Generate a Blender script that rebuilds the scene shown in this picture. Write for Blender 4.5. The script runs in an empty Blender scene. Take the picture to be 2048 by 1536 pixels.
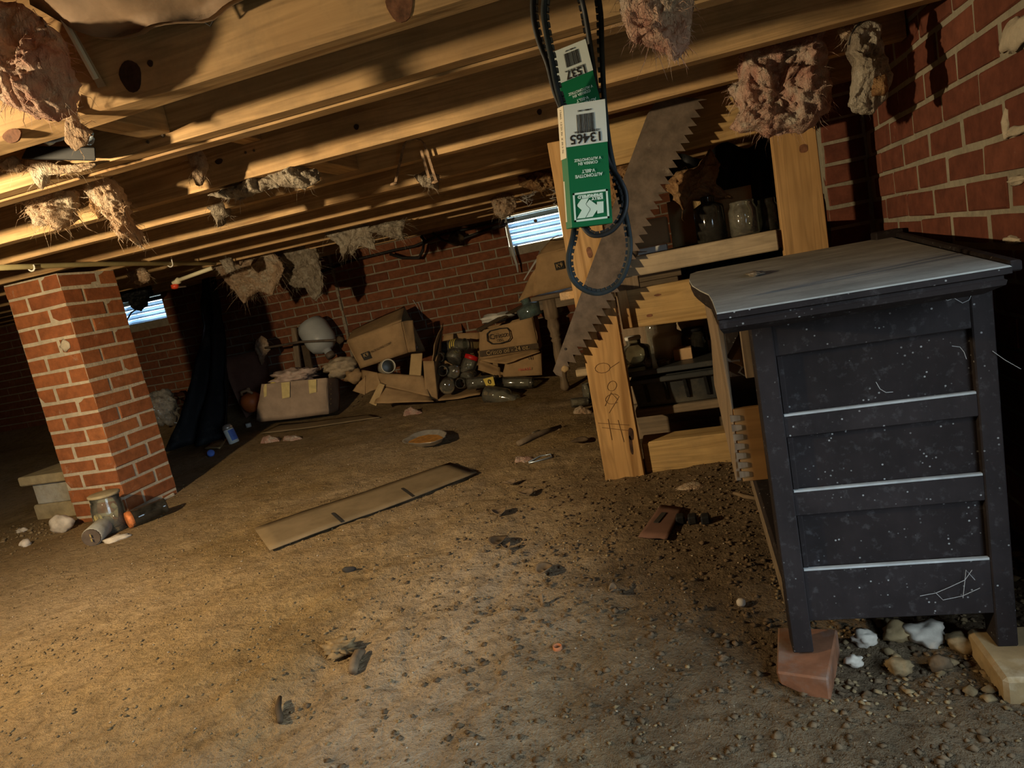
import bpy, bmesh, math, random
import numpy as np
from mathutils import Vector, Matrix

random.seed(7)
RNG = np.random.RandomState(11)
SC = bpy.context.scene
COL = SC.collection
S = 0.75                                   # height of the lens over the dirt datum

# ------------------------------------------------------------------ camera
F_PX = 1346.93
RC = np.array([[0.9525259, 0.2380992, -0.1897450],
               [-0.1409845, -0.2074299, -0.9680373],
               [-0.2698477, 0.9488317, -0.1640141]])     # rows: image right, image down, view
cam_data = bpy.data.cameras.new('camera')
cam = bpy.data.objects.new('camera', cam_data)
COL.objects.link(cam)
cam_data.sensor_width = 36.0
cam_data.lens = F_PX / 2048.0 * 36.0
cam_data.clip_start = 0.02
cam.matrix_world = Matrix(((RC[0][0], -RC[1][0], -RC[2][0], 0.0),
                           (RC[0][1], -RC[1][1], -RC[2][1], 0.0),
                           (RC[0][2], -RC[1][2], -RC[2][2], S),
                           (0, 0, 0, 1)))
SC.camera = cam

# ------------------------------------------------------------------ light
SC.view_settings.view_transform = 'Standard'
SC.view_settings.look = 'None'
SC.view_settings.gamma = 1.0
SC.view_settings.use_curve_mapping = False
SC.view_settings.exposure = 0.0
SC.cycles.use_denoising = True
SC.cycles.max_bounces = 8
SC.cycles.diffuse_bounces = 4
SC.cycles.transparent_max_bounces = 24
SC.cycles.sample_clamp_indirect = 4.0
SC.cycles.caustics_reflective = False
SC.cycles.caustics_refractive = False

world = bpy.data.worlds.new('daylight')
SC.world = world
world.use_nodes = True
bgn = world.node_tree.nodes['Background']
# overcast daylight outside the vents and the hatch: pale blue sky, dull ground below the horizon
wn, wl = world.node_tree.nodes, world.node_tree.links
wtc, wsp, wrp = wn.new('ShaderNodeTexCoord'), wn.new('ShaderNodeSeparateXYZ'), wn.new('ShaderNodeValToRGB')
wl.new(wtc.outputs['Generated'], wsp.inputs[0])
wl.new(wsp.outputs['Z'], wrp.inputs['Fac'])
wrp.color_ramp.elements[0].position, wrp.color_ramp.elements[0].color = 0.0, (0.045, 0.05, 0.04, 1)
wrp.color_ramp.elements[1].position, wrp.color_ramp.elements[1].color = 0.06, (0.62, 0.82, 1.0, 1)
wl.new(wrp.outputs['Color'], bgn.inputs[0])
bgn.inputs[1].default_value = 11.0

lamp_d = bpy.data.lights.new('work_lamp', 'SPOT')        # clamp lamp with a reflector, hung under the joists to the left
lamp_d.energy = 190.0
lamp_d.color = (1.0, 0.77, 0.46)
lamp_d.shadow_soft_size = 0.03
lamp_d.spot_size = math.radians(168)
lamp_d.spot_blend = 1.0
lamp = bpy.data.objects.new('work_lamp', lamp_d)
COL.objects.link(lamp)
lamp.location = (-1.86, 0.45, S + 0.295)
lamp.rotation_euler = (Vector((-0.7, 4.3, S + 0.12)) - lamp.location).to_track_quat('-Z', 'Y').to_euler()


def portal(name, loc, rot, sx, sz):
    d = bpy.data.lights.new(name, 'AREA')
    d.shape = 'RECTANGLE'
    d.size, d.size_y = sx, sz
    d.cycles.is_portal = True
    o = bpy.data.objects.new(name, d)
    COL.objects.link(o)
    o.location, o.rotation_euler = loc, rot


portal('hatch_daylight', (0.72, 0.05, S - 0.12), (0, math.radians(90), 0), 0.86, 1.5)

# ------------------------------------------------------------------ helpers


def ray(px, py):
    return RC.T @ np.array([(px - 1024) / F_PX, (py - 768) / F_PX, 1.0])


def at(px, py, Y):
    r = ray(px, py)
    v = r * (Y / r[1])
    return Vector((v[0], v[1], v[2] + S))


def atx(px, py, X):
    r = ray(px, py)
    v = r * (X / r[0])
    return Vector((v[0], v[1], v[2] + S))


def atz(px, py, z):
    r = ray(px, py)
    v = r * ((z - S) / r[2])
    return Vector((v[0], v[1], v[2] + S))


def hash2(ix, iy, seed):
    n = (ix * 374761393 + iy * 668265263 + seed * 974634777) & 0x7fffffff
    n = ((n ^ (n >> 13)) * 1274126177) & 0x7fffffff
    return ((n ^ (n >> 16)) & 0xffff) / 65535.0


def vnoise(x, y, seed=0):
    x = np.asarray(x, float); y = np.asarray(y, float)
    ix = np.floor(x).astype(np.int64); iy = np.floor(y).astype(np.int64)
    fx = x - ix; fy = y - iy
    fx = fx * fx * (3 - 2 * fx); fy = fy * fy * (3 - 2 * fy)
    a = hash2(ix, iy, seed); b = hash2(ix + 1, iy, seed)
    c = hash2(ix, iy + 1, seed); d = hash2(ix + 1, iy + 1, seed)
    return (a * (1 - fx) + b * fx) * (1 - fy) + (c * (1 - fx) + d * fx) * fy - 0.5


def fbm(x, y, seed=0, oct=4):
    s = 0; a = 1.0
    for k in range(oct):
        s = s + a * vnoise(np.asarray(x) * 2 ** k, np.asarray(y) * 2 ** k, seed + k * 17)
        a *= 0.5
    return s


def ground(x, y, fine=False):
    x = np.asarray(x, float); y = np.asarray(y, float)
    h = -0.008 + 0.022 * fbm(x * 1.3, y * 1.3, 3, 3)
    h = h + 0.10 * np.clip((y - 4.25) / 0.5, 0, 1) ** 1.5                     # dirt banked against the far wall
    h = h + 0.10 * np.clip((-3.6 - x) / 1.5, 0, 1) * np.clip((y - 3.0) / 1.2, 0, 1)
    trench = np.exp(-((x + 0.86) / 0.10) ** 2) * np.clip((1.75 - y) / 0.3, 0, 1)
    h = h - 0.012 * trench
    if fine:
        rough = np.clip(0.45 + 1.2 * (fbm(x * 1.1, y * 1.1, 40, 2) + 0.25 * (x + 0.6)), 0.12, 1.0)
        h = h + rough * (0.019 * fbm(x * 9, y * 9, 8, 4) + 0.013 * np.maximum(0, fbm(x * 34, y * 34, 21, 3) - 0.05))
        # shallow scuffs and drag marks along the trodden track
        h = h - 0.010 * np.clip(vnoise(x * 16 + 3 * vnoise(x * 2, y * 2, 5), y * 1.6, 33) * 3 - 0.5, 0, 1) * np.clip(1.2 - np.abs(x + 0.75) * 1.6, 0, 1)
    return h


def gz(x, y):
    return float(ground(x, y))


def on_ground(px, py, dz=0.0):
    p = atz(px, py, 0.0)
    for _ in range(4):
        p = atz(px, py, gz(p.x, p.y))
    return Vector((p.x, p.y, p.z + dz))


def mesh_obj(name, verts, faces, mat=None, parent=None, smooth=False):
    me = bpy.data.meshes.new(name)
    me.from_pydata([tuple(v) for v in verts], [], [tuple(f) for f in faces])
    me.update()
    return link(name, me, mat, parent, smooth)


def link(name, me, mat=None, parent=None, smooth=False):
    o = bpy.data.objects.new(name, me)
    COL.objects.link(o)
    if mat is not None and not me.materials:
        me.materials.append(mat)
    if smooth:
        me.polygons.foreach_set('use_smooth', [True] * len(me.polygons))
    if parent is not None:
        adopt(o, parent)
    return o




def adopt(o, parent):
    o.parent = parent
    o.matrix_parent_inverse = parent_inv(parent)


def parent_inv(p):
    return world_of(p).inverted()


def world_of(o):
    m = o.matrix_basis.copy()
    if o.parent:
        m = world_of(o.parent) @ o.matrix_parent_inverse @ m
    return m


def tag(o, label=None, cat=None, group=None, kind=None):
    if label: o['label'] = label
    if cat: o['category'] = cat
    if group: o['group'] = group
    if kind: o['kind'] = kind
    return o


def thing(name, loc, label, cat, group=None):
    o = bpy.data.objects.new(name, None)
    o.empty_display_size = 0.05
    COL.objects.link(o)
    o.location = loc
    return tag(o, label, cat, group)


class MB:
    """collects shapes into ONE mesh object"""
    def __init__(self):
        self.v = []; self.f = []

    def add(self, verts, faces):
        n = len(self.v)
        self.v += [tuple(p) for p in verts]
        self.f += [tuple(i + n for i in f) for f in faces]
        return self

    def hexa(self, p):                         # 8 points: bottom 4 ccw, top 4 ccw
        return self.add(p, [(3, 2, 1, 0), (4, 5, 6, 7), (0, 1, 5, 4), (1, 2, 6, 5), (2, 3, 7, 6), (3, 0, 4, 7)])

    def box(self, x0, x1, y0, y1, z0, z1):
        return self.hexa([(x0, y0, z0), (x1, y0, z0), (x1, y1, z0), (x0, y1, z0),
                          (x0, y0, z1), (x1, y0, z1), (x1, y1, z1), (x0, y1, z1)])

    def obox(self, c, ax, ay, az):             # centre and three half-axis vectors
        c, ax, ay, az = map(Vector, (c, ax, ay, az))
        return self.hexa([c - ax - ay - az, c + ax - ay - az, c + ax + ay - az, c - ax + ay - az,
                          c - ax - ay + az, c + ax - ay + az, c + ax + ay + az, c - ax + ay + az])

    def beam(self, a, b, w, t, up=(0, 0, 1)):
        a, b = Vector(a), Vector(b)
        d = (b - a); L = d.length; d.normalize()
        s = d.cross(Vector(up))
        if s.length < 1e-4: s = d.cross(Vector((0, 1, 0)))
        s.normalize(); u = s.cross(d)
        return self.obox((a + b) / 2, d * L / 2, s * w / 2, u * t / 2)

    def tube(self, pts, r, n=8, caps=True):
        pts = [Vector(p) for p in pts]
        rs = r if isinstance(r, (list, tuple)) else [r] * len(pts)
        vs = []; fs = []
        ref = Vector((0.13, 0.21, 0.97))
        for i, p in enumerate(pts):
            d = (pts[min(i + 1, len(pts) - 1)] - pts[max(i - 1, 0)])
            if d.length < 1e-9: d = Vector((0, 0, 1))
            d.normalize()
            s = d.cross(ref)
            if s.length < 1e-3: s = d.cross(Vector((1, 0, 0)))
            s.normalize(); u = s.cross(d)
            for k in range(n):
                a = 2 * math.pi * k / n
                vs.append(p + (s * math.cos(a) + u * math.sin(a)) * rs[i])
        for i in range(len(pts) - 1):
            for k in range(n):
                k2 = (k + 1) % n
                fs.append((i * n + k, i * n + k2, (i + 1) * n + k2, (i + 1) * n + k))
        if caps:
            fs.append(tuple(range(n - 1, -1, -1)))
            fs.append(tuple((len(pts) - 1) * n + k for k in range(n)))
        return self.add(vs, fs)

    def lathe(self, prof, base, axis, n=20, cap0=True, cap1=False):
        base = Vector(base); d = Vector(axis).normalized()
        s = d.cross(Vector((0.3, 0.9, 0.2))).normalized(); u = s.cross(d)
        vs = []; fs = []
        for r, h in prof:
            for k in range(n):
                a = 2 * math.pi * k / n
                vs.append(base + d * h + (s * math.cos(a) + u * math.sin(a)) * r)
        m = len(prof)
        for i in range(m - 1):
            for k in range(n):
                k2 = (k + 1) % n
                fs.append((i * n + k, i * n + k2, (i + 1) * n + k2, (i + 1) * n + k))
        if cap0: fs.append(tuple(range(n - 1, -1, -1)))
        if cap1: fs.append(tuple((m - 1) * n + k for k in range(n)))
        return self.add(vs, fs)

    def plate(self, poly, off):                # flat polygon (3-D points) thickened by vector off
        off = Vector(off); n = len(poly)
        poly = [Vector(p) for p in poly]
        vs = poly + [p + off for p in poly]
        fs = [tuple(range(n - 1, -1, -1)), tuple(range(n, 2 * n))]
        fs += [(i, (i + 1) % n, n + (i + 1) % n, n + i) for i in range(n)]
        return self.add(vs, fs)

    def build(self, name, mat, parent=None, smooth=False, bevel=0.0):
        if bevel:
            bm = bmesh.new()
            vv = [bm.verts.new(p) for p in self.v]
            for f in self.f:
                try: bm.faces.new([vv[i] for i in f])
                except ValueError: pass
            bmesh.ops.recalc_face_normals(bm, faces=bm.faces)
            bmesh.ops.bevel(bm, geom=[e for e in bm.edges if len(e.link_faces) == 2 and e.calc_face_angle(0) > 0.6],
                            offset=bevel, segments=1, affect='EDGES')
            me = bpy.data.meshes.new(name)
            bm.to_mesh(me); bm.free()
            return link(name, me, mat, parent, smooth)
        o = mesh_obj(name, self.v, self.f, mat, parent, smooth)
        bm = bmesh.new(); bm.from_mesh(o.data)
        bmesh.ops.recalc_face_normals(bm, faces=bm.faces)
        bm.to_mesh(o.data); bm.free()
        return o


def grid_panel(name, c, mat, parent=None, thick=0.004, n=10, warp=0.006, seed=0, tear=0.0):
    """a bent, slightly crumpled sheet of card between four corner points"""
    p0, p1, p2, p3 = [Vector(q) for q in c]
    nrm = (p1 - p0).cross(p3 - p0).normalized()
    vs = []
    for layer in (0, 1):
        for j in range(n + 1):
            for i in range(n + 1):
                u, v = i / n, j / n
                if tear:
                    v2 = v * (1 - tear * max(0, float(fbm(u * 5.3, 1.7, seed, 3)) + 0.35))
                else: v2 = v
                p = (p0 * (1 - u) + p1 * u) * (1 - v2) + (p3 * (1 - u) + p2 * u) * v2
                w = warp * float(fbm(u * 2.2 + seed, v * 2.2, seed, 3))
                vs.append(p + nrm * (w + (thick if layer else 0)))
    m = (n + 1) * (n + 1); fs = []
    for j in range(n):
        for i in range(n):
            a = j * (n + 1) + i
            q = (a, a + 1, a + n + 2, a + n + 1)
            fs.append(q[::-1]); fs.append(tuple(k + m for k in q))
    rim = [i for i in range(n + 1)] + [j * (n + 1) + n for j in range(1, n + 1)] + \
          [n * (n + 1) + i for i in range(n - 1, -1, -1)] + [j * (n + 1) for j in range(n - 1, 0, -1)]
    for k in range(len(rim)):
        a, b = rim[k], rim[(k + 1) % len(rim)]
        fs.append((a, b, b + m, a + m))
    return mesh_obj(name, vs, fs, mat, parent, True)


def lump(name, c, r, mat, parent=None, seed=0, rough=0.35, sub=3, freq=2.2, rot=0.0, flat=None):
    bm = bmesh.new()
    bmesh.ops.create_icosphere(bm, subdivisions=sub, radius=1.0)
    c = Vector(c)
    M = Matrix.Rotation(rot, 3, 'Z')
    for v in bm.verts:
        p = v.co
        d = 1 + rough * (float(fbm(p.x * freq + seed, p.y * freq + p.z * 1.7 * freq, seed, 3)) +
                         0.7 * float(fbm(p.z * freq - seed, p.x * freq * 1.3, seed + 5, 3)))
        q = Vector((p.x * r[0], p.y * r[1], p.z * r[2])) * d
        if flat is not None and q.z < -flat: q.z = -flat
        v.co = c + M @ q
    me = bpy.data.meshes.new(name)
    bm.to_mesh(me); bm.free()
    return link(name, me, mat, parent, True)


def fluff(name, poly, Y, T, mat, parent=None, seed=0, strands=220, slen=0.03, tilt=0.0, hang=True, rough=0.35, wide=0.0012):
    """torn glass-wool: an outline at its own distance, with real bulging depth, noise and loose fibres"""
    pts = [at(px, py, Y) for px, py in poly]
    c = sum(pts, Vector()) / len(pts)
    N, R = (116, 24) if T >= .03 else (72, 14)
    per = [0]
    for i in range(len(pts)):
        per.append(per[-1] + (pts[(i + 1) % len(pts)] - pts[i]).length)
    ring = []
    for k in range(N):
        s = per[-1] * k / N
        i = max(j for j in range(len(pts)) if per[j] <= s)
        t = (s - per[i]) / max(1e-6, per[i + 1] - per[i])
        ring.append(pts[i].lerp(pts[(i + 1) % len(pts)], t))
    size = max((p - c).length for p in pts)
    vs = []; fs = []
    rs = np.random.RandomState(seed)
    for side in (-1, 1):
        for j in range(R + 1):
            r = math.sin(math.pi / 2 * j / R)
            for k in range(N):
                b = ring[k]
                p = c + (b - c) * r
                nz = float(fbm(p.x * 22 + seed, p.z * 22 + side * 3, seed, 4))
                n2 = float(fbm(p.x * 60 + seed, p.z * 60 + side * 3, seed + 9, 3))
                jag = 1 + (0.16 * float(fbm(k * 0.31, seed * 1.7, seed, 3)) if j == R else 0.0)
                if j == R: p = c + (b - c) * jag
                n3 = float(fbm(p.x * 150 + seed, p.z * 150 + side * 5, seed + 4, 2))
                dy = side * T * (math.sqrt(max(0, 1 - r * r)) * (1 + rough * 2.6 * nz + .45 * n2) + 0.20 * n2 + 0.10 * n3)
                vs.append(p + Vector((size * 0.05 * n2, dy + tilt * (p.z - c.z), size * 0.06 * nz)))
    L = (R + 1) * N
    for side in (0, 1):
        for j in range(R):
            for k in range(N):
                k2 = (k + 1) % N
                q = (side * L + j * N + k, side * L + j * N + k2, side * L + (j + 1) * N + k2, side * L + (j + 1) * N + k)
                fs.append(q if side == 0 else q[::-1])
    for k in range(N):
        k2 = (k + 1) % N
        fs.append((R * N + k, R * N + k2, L + R * N + k2, L + R * N + k))
    base = len(vs)
    for s in range(strands):
        j = rs.randint(4, R + 1); k = rs.randint(N); side = rs.randint(2)
        a = Vector(vs[side * L + j * N + k])
        out = (a - c); out.y += (-1 if side == 0 else 1) * T * 0.7
        out.normalize()
        d = out + Vector((rs.normal() * 0.5, rs.normal() * 0.4, rs.normal() * 0.4 - (0.7 if hang else 0.0)))
        d.normalize()
        ln = slen * (0.3 + rs.rand() ** 2 * 1.5)
        w = Vector((rs.normal(), rs.normal(), rs.normal())).cross(d).normalized() * wide * 0.55 * (0.4 + rs.rand())
        m = a + d * ln * 0.55 + Vector((rs.normal(), rs.normal(), rs.normal())) * ln * 0.12
        e = a + d * ln + Vector((0, 0, -ln * 0.25)) + Vector((rs.normal(), rs.normal(), rs.normal())) * ln * 0.15
        n = len(vs)
        vs += [a - w - d * 0.004, a + w - d * 0.004, m - w * 0.7, m + w * 0.7, e]
        fs += [(n, n + 1, n + 3, n + 2), (n + 2, n + 3, n + 4)]
    o = mesh_obj(name, vs, fs, mat, parent, True)
    return o


def text(name, body, size, M, mat, parent, align='CENTER', ext=0.0002, sx=1.0, bold=0.0):
    cu = bpy.data.curves.new('t', 'FONT')
    cu.body = body; cu.size = size; cu.align_x = align; cu.align_y = 'CENTER'
    cu.extrude = ext; cu.resolution_u = 3; cu.offset = bold
    t = bpy.data.objects.new('t', cu)
    COL.objects.link(t)
    dg = bpy.context.evaluated_depsgraph_get()
    me = bpy.data.meshes.new_from_object(t.evaluated_get(dg))
    bpy.data.objects.remove(t); bpy.data.curves.remove(cu)
    me.transform(Matrix.Diagonal((sx, 1, 1, 1)))
    me.transform(M)
    me.materials.clear()
    me.name = name
    return link(name, me, mat, parent)


def frame(o, x, y):
    """matrix with origin o, x along the writing, y up the writing"""
    x = Vector(x).normalized(); y = Vector(y); z = x.cross(y).normalized(); y = z.cross(x)
    return Matrix(((x.x, y.x, z.x, o[0]), (x.y, y.y, z.y, o[1]), (x.z, y.z, z.z, o[2]), (0, 0, 0, 1)))


# ------------------------------------------------------------------ materials


class NT:
    def __init__(self, name):
        self.m = bpy.data.materials.new(name)
        self.m.use_nodes = True
        self.t = self.m.node_tree
        self.b = self.t.nodes['Principled BSDF']
        self.b.inputs['Roughness'].default_value = 0.85
        self.b.inputs['Specular IOR Level'].default_value = 0.25
        self.tc = self.t.nodes.new('ShaderNodeTexCoord')

    def n(self, kind, **kw):
        nd = self.t.nodes.new('ShaderNode' + kind)
        for k, v in kw.items():
            if k in nd.inputs.keys(): nd.inputs[k].default_value = v
            else: setattr(nd, k, v)
        return nd

    def l(self, a, b):
        self.t.links.new(a, b)

    def vec(self, scale=(1, 1, 1), coord='Object', loc=(0, 0, 0), rnd=False):
        mp = self.n('Mapping')
        mp.inputs['Scale'].default_value = scale
        mp.inputs['Location'].default_value = loc
        self.l(self.tc.outputs[coord], mp.inputs['Vector'])
        if rnd:
            oi = self.n('ObjectInfo')
            ml = self.n('Math', operation='MULTIPLY'); ml.inputs[1].default_value = 57.0
            self.l(oi.outputs['Random'], ml.inputs[0])
            self.l(ml.outputs[0], mp.inputs['Location'])
        return mp.outputs[0]

    def noise(self, vec, scale=5, detail=4, rough=0.6, dist=0.0):
        nd = self.n('TexNoise', Scale=scale, Detail=detail, Roughness=rough, Distortion=dist)
        self.l(vec, nd.inputs['Vector'])
        return nd.outputs['Fac']

    def ramp(self, fac, stops):
        nd = self.n('ValToRGB')
        el = nd.color_ramp.elements
        while len(el) < len(stops): el.new(0.5)
        for e, (p, c) in zip(el, stops):
            e.position = p
            e.color = (*c, 1) if len(c) == 3 else c
        self.l(fac, nd.inputs['Fac'])
        return nd.outputs['Color']

    def mix(self, fac, a, b, mode='MIX'):
        nd = self.n('Mix', data_type='RGBA', blend_type=mode)
        for s, v in ((nd.inputs[0], fac), (nd.inputs[6], a), (nd.inputs[7], b)):
            if isinstance(v, (int, float)): s.default_value = v
            elif isinstance(v, (tuple, list)): s.default_value = (*v, 1)
            else: self.l(v, s)
        return nd.outputs[2]

    def bump(self, h, strength=0.3, dist=0.01):
        nd = self.n('Bump', Strength=strength, Distance=dist)
        self.l(h, nd.inputs['Height'])
        self.l(nd.outputs[0], self.b.inputs['Normal'])

    def color(self, c):
        if isinstance(c, (tuple, list)): self.b.inputs['Base Color'].default_value = (*c, 1)
        else: self.l(c, self.b.inputs['Base Color'])
        return self

    def set(self, **kw):
        for k, v in kw.items(): self.b.inputs[k.replace('_', ' ')].default_value = v
        return self


def plain(name, c, rough=0.8, var=0.25, scale=18, bump=0.2, spec=0.25, metal=0.0, dust=None, dust_lo=0.5):
    t = NT(name)
    v = t.vec()
    f = t.noise(v, scale, 5)
    lo = tuple(x * (1 - var) for x in c); hi = tuple(min(1, x * (1 + var)) for x in c)
    col = t.ramp(f, [(0.3, lo), (0.7, hi)])
    if dust:
        f2 = t.noise(v, scale * 0.35, 6, 0.7)
        col = t.mix(t.ramp(f2, [(dust_lo, (0, 0, 0)), (dust_lo + 0.2, (1, 1, 1))]), col, dust)
    t.color(col).set(Roughness=rough, Specular_IOR_Level=spec, Metallic=metal)
    if bump: t.bump(f, bump, 0.004)
    return t.m


def wood(name, axis, lo, hi, dark=None, rough=0.75, ring=26.0, grime=0.0, spec=0.2):
    t = NT(name)
    sc = {'X': (1.2, ring, ring), 'Y': (ring, 1.2, ring), 'Z': (ring, ring, 1.2)}[axis]
    v = t.vec(sc, rnd=True)
    warp = t.noise(t.vec((3, 3, 3), rnd=True), 1.3, 3)
    wv = t.n('TexNoise', Scale=1.0, Detail=3.0, Roughness=0.55, Distortion=0.6)
    t.l(v, wv.inputs['Vector'])
    fine = t.noise(t.vec(tuple(s * 4 for s in sc), rnd=True), 1.0, 2)
    c = t.ramp(wv.outputs['Fac'], [(0.34, tuple(a * 0.72 for a in lo)), (0.45, hi), (0.52, tuple(a * 0.66 for a in hi)), (0.57, hi), (0.72, tuple(a * 0.8 for a in hi))])
    c = t.mix(0.25, c, t.ramp(fine, [(0.35, tuple(a * 0.6 for a in lo)), (0.65, hi)]))
    c = t.mix(t.ramp(warp, [(0.4, (0, 0, 0)), (0.75, (0.55, 0.55, 0.55))]), c, tuple(a * 0.75 for a in lo))
    if grime:
        g = t.noise(t.vec((6, 6, 6)), 1.5, 6, 0.7)
        c = t.mix(t.ramp(g, [(0.45, (0, 0, 0)), (0.7, (grime,) * 3)]), c, (0.10, 0.085, 0.065))
    t.color(c).set(Roughness=rough, Specular_IOR_Level=spec)
    t.bump(wv.outputs['Fac'], 0.15, 0.003)
    return t.m


M = {}
PINE_LO, PINE_HI = (0.40, 0.225, 0.092), (0.60, 0.385, 0.18)
M['pine_x'] = wood('pine_along_x', 'X', PINE_LO, PINE_HI, grime=0.35)
M['pine_y'] = wood('pine_along_y', 'Y', PINE_LO, PINE_HI, grime=0.4)
M['pine_z'] = wood('pine_upright', 'Z', (0.36, 0.19, 0.066), (0.52, 0.31, 0.125), ring=18)
M['pine_bench'] = wood('pine_bench', 'X', (0.38, 0.225, 0.08), (0.52, 0.34, 0.14), ring=20, grime=0.25)
M['plank'] = wood('grey_plank', 'X', (0.36, 0.26, 0.145), (0.50, 0.38, 0.23), grime=0.3)
M['oldwood_x'] = wood('old_wood', 'X', (0.14, 0.10, 0.065), (0.24, 0.175, 0.11), grime=0.5)
M['oldwood_z'] = wood('old_wood_upright', 'Z', (0.17, 0.115, 0.07), (0.28, 0.20, 0.125), grime=0.4)
M['drawer_side'] = wood('drawer_side', 'X', (0.26, 0.125, 0.04), (0.36, 0.19, 0.065), ring=14)
M['knot'] = plain('knot', (0.045, 0.022, 0.013), 0.8, 0.5, 60, 0.3)
M['knot_red'] = plain('knot_red', (0.16, 0.07, 0.035), 0.8, 0.5, 60, 0.3)


def brick_mat(name, cols, smear=0.5, smear_hi=0.66, coat=(0.46, 0.38, 0.28)):
    t = NT(name)
    oi = t.n('ObjectInfo')
    base = t.ramp(oi.outputs['Random'], [(i / max(1, len(cols) - 1), c) for i, c in enumerate(cols)])
    v = t.vec(rnd=True)
    f = t.noise(v, 26, 5, 0.65)
    c = t.mix(0.55, base, t.ramp(f, [(0.3, (0.35, 0.35, 0.35)), (0.72, (1.25, 1.15, 1.05))]), 'MULTIPLY')
    sm = t.noise(v, 13, 6, 0.75, 0.4)
    c = t.mix(t.ramp(sm, [(smear, (0, 0, 0)), (smear_hi, (0.75, 0.75, 0.75))]), c, coat)
    t.color(c).set(Roughness=0.9, Specular_IOR_Level=0.15)
    t.bump(f, 0.45, 0.004)
    return t.m


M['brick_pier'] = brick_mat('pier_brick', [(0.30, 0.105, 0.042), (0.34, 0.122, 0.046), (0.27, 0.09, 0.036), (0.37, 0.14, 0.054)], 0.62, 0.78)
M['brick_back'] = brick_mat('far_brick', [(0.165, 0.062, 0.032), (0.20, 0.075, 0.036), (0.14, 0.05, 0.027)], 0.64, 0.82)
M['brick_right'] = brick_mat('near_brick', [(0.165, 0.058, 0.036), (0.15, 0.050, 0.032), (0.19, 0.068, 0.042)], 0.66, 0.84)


def mortar_mat(name, c):
    t = NT(name)
    v = t.vec()
    f = t.noise(v, 40, 6, 0.7)
    g = t.noise(v, 6, 4)
    col = t.mix(t.ramp(g, [(0.35, (0, 0, 0)), (0.7, (1, 1, 1))]), tuple(x * 0.72 for x in c), c)
    t.color(t.mix(0.5, col, t.ramp(f, [(0.3, (0.5, 0.5, 0.5)), (0.7, (1.15, 1.15, 1.15))]), 'MULTIPLY'))
    t.bump(f, 0.6, 0.006)
    return t.m


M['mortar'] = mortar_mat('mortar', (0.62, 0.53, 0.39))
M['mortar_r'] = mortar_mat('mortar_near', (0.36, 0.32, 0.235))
M['mortar_b'] = mortar_mat('mortar_far', (0.30, 0.25, 0.18))


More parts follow.
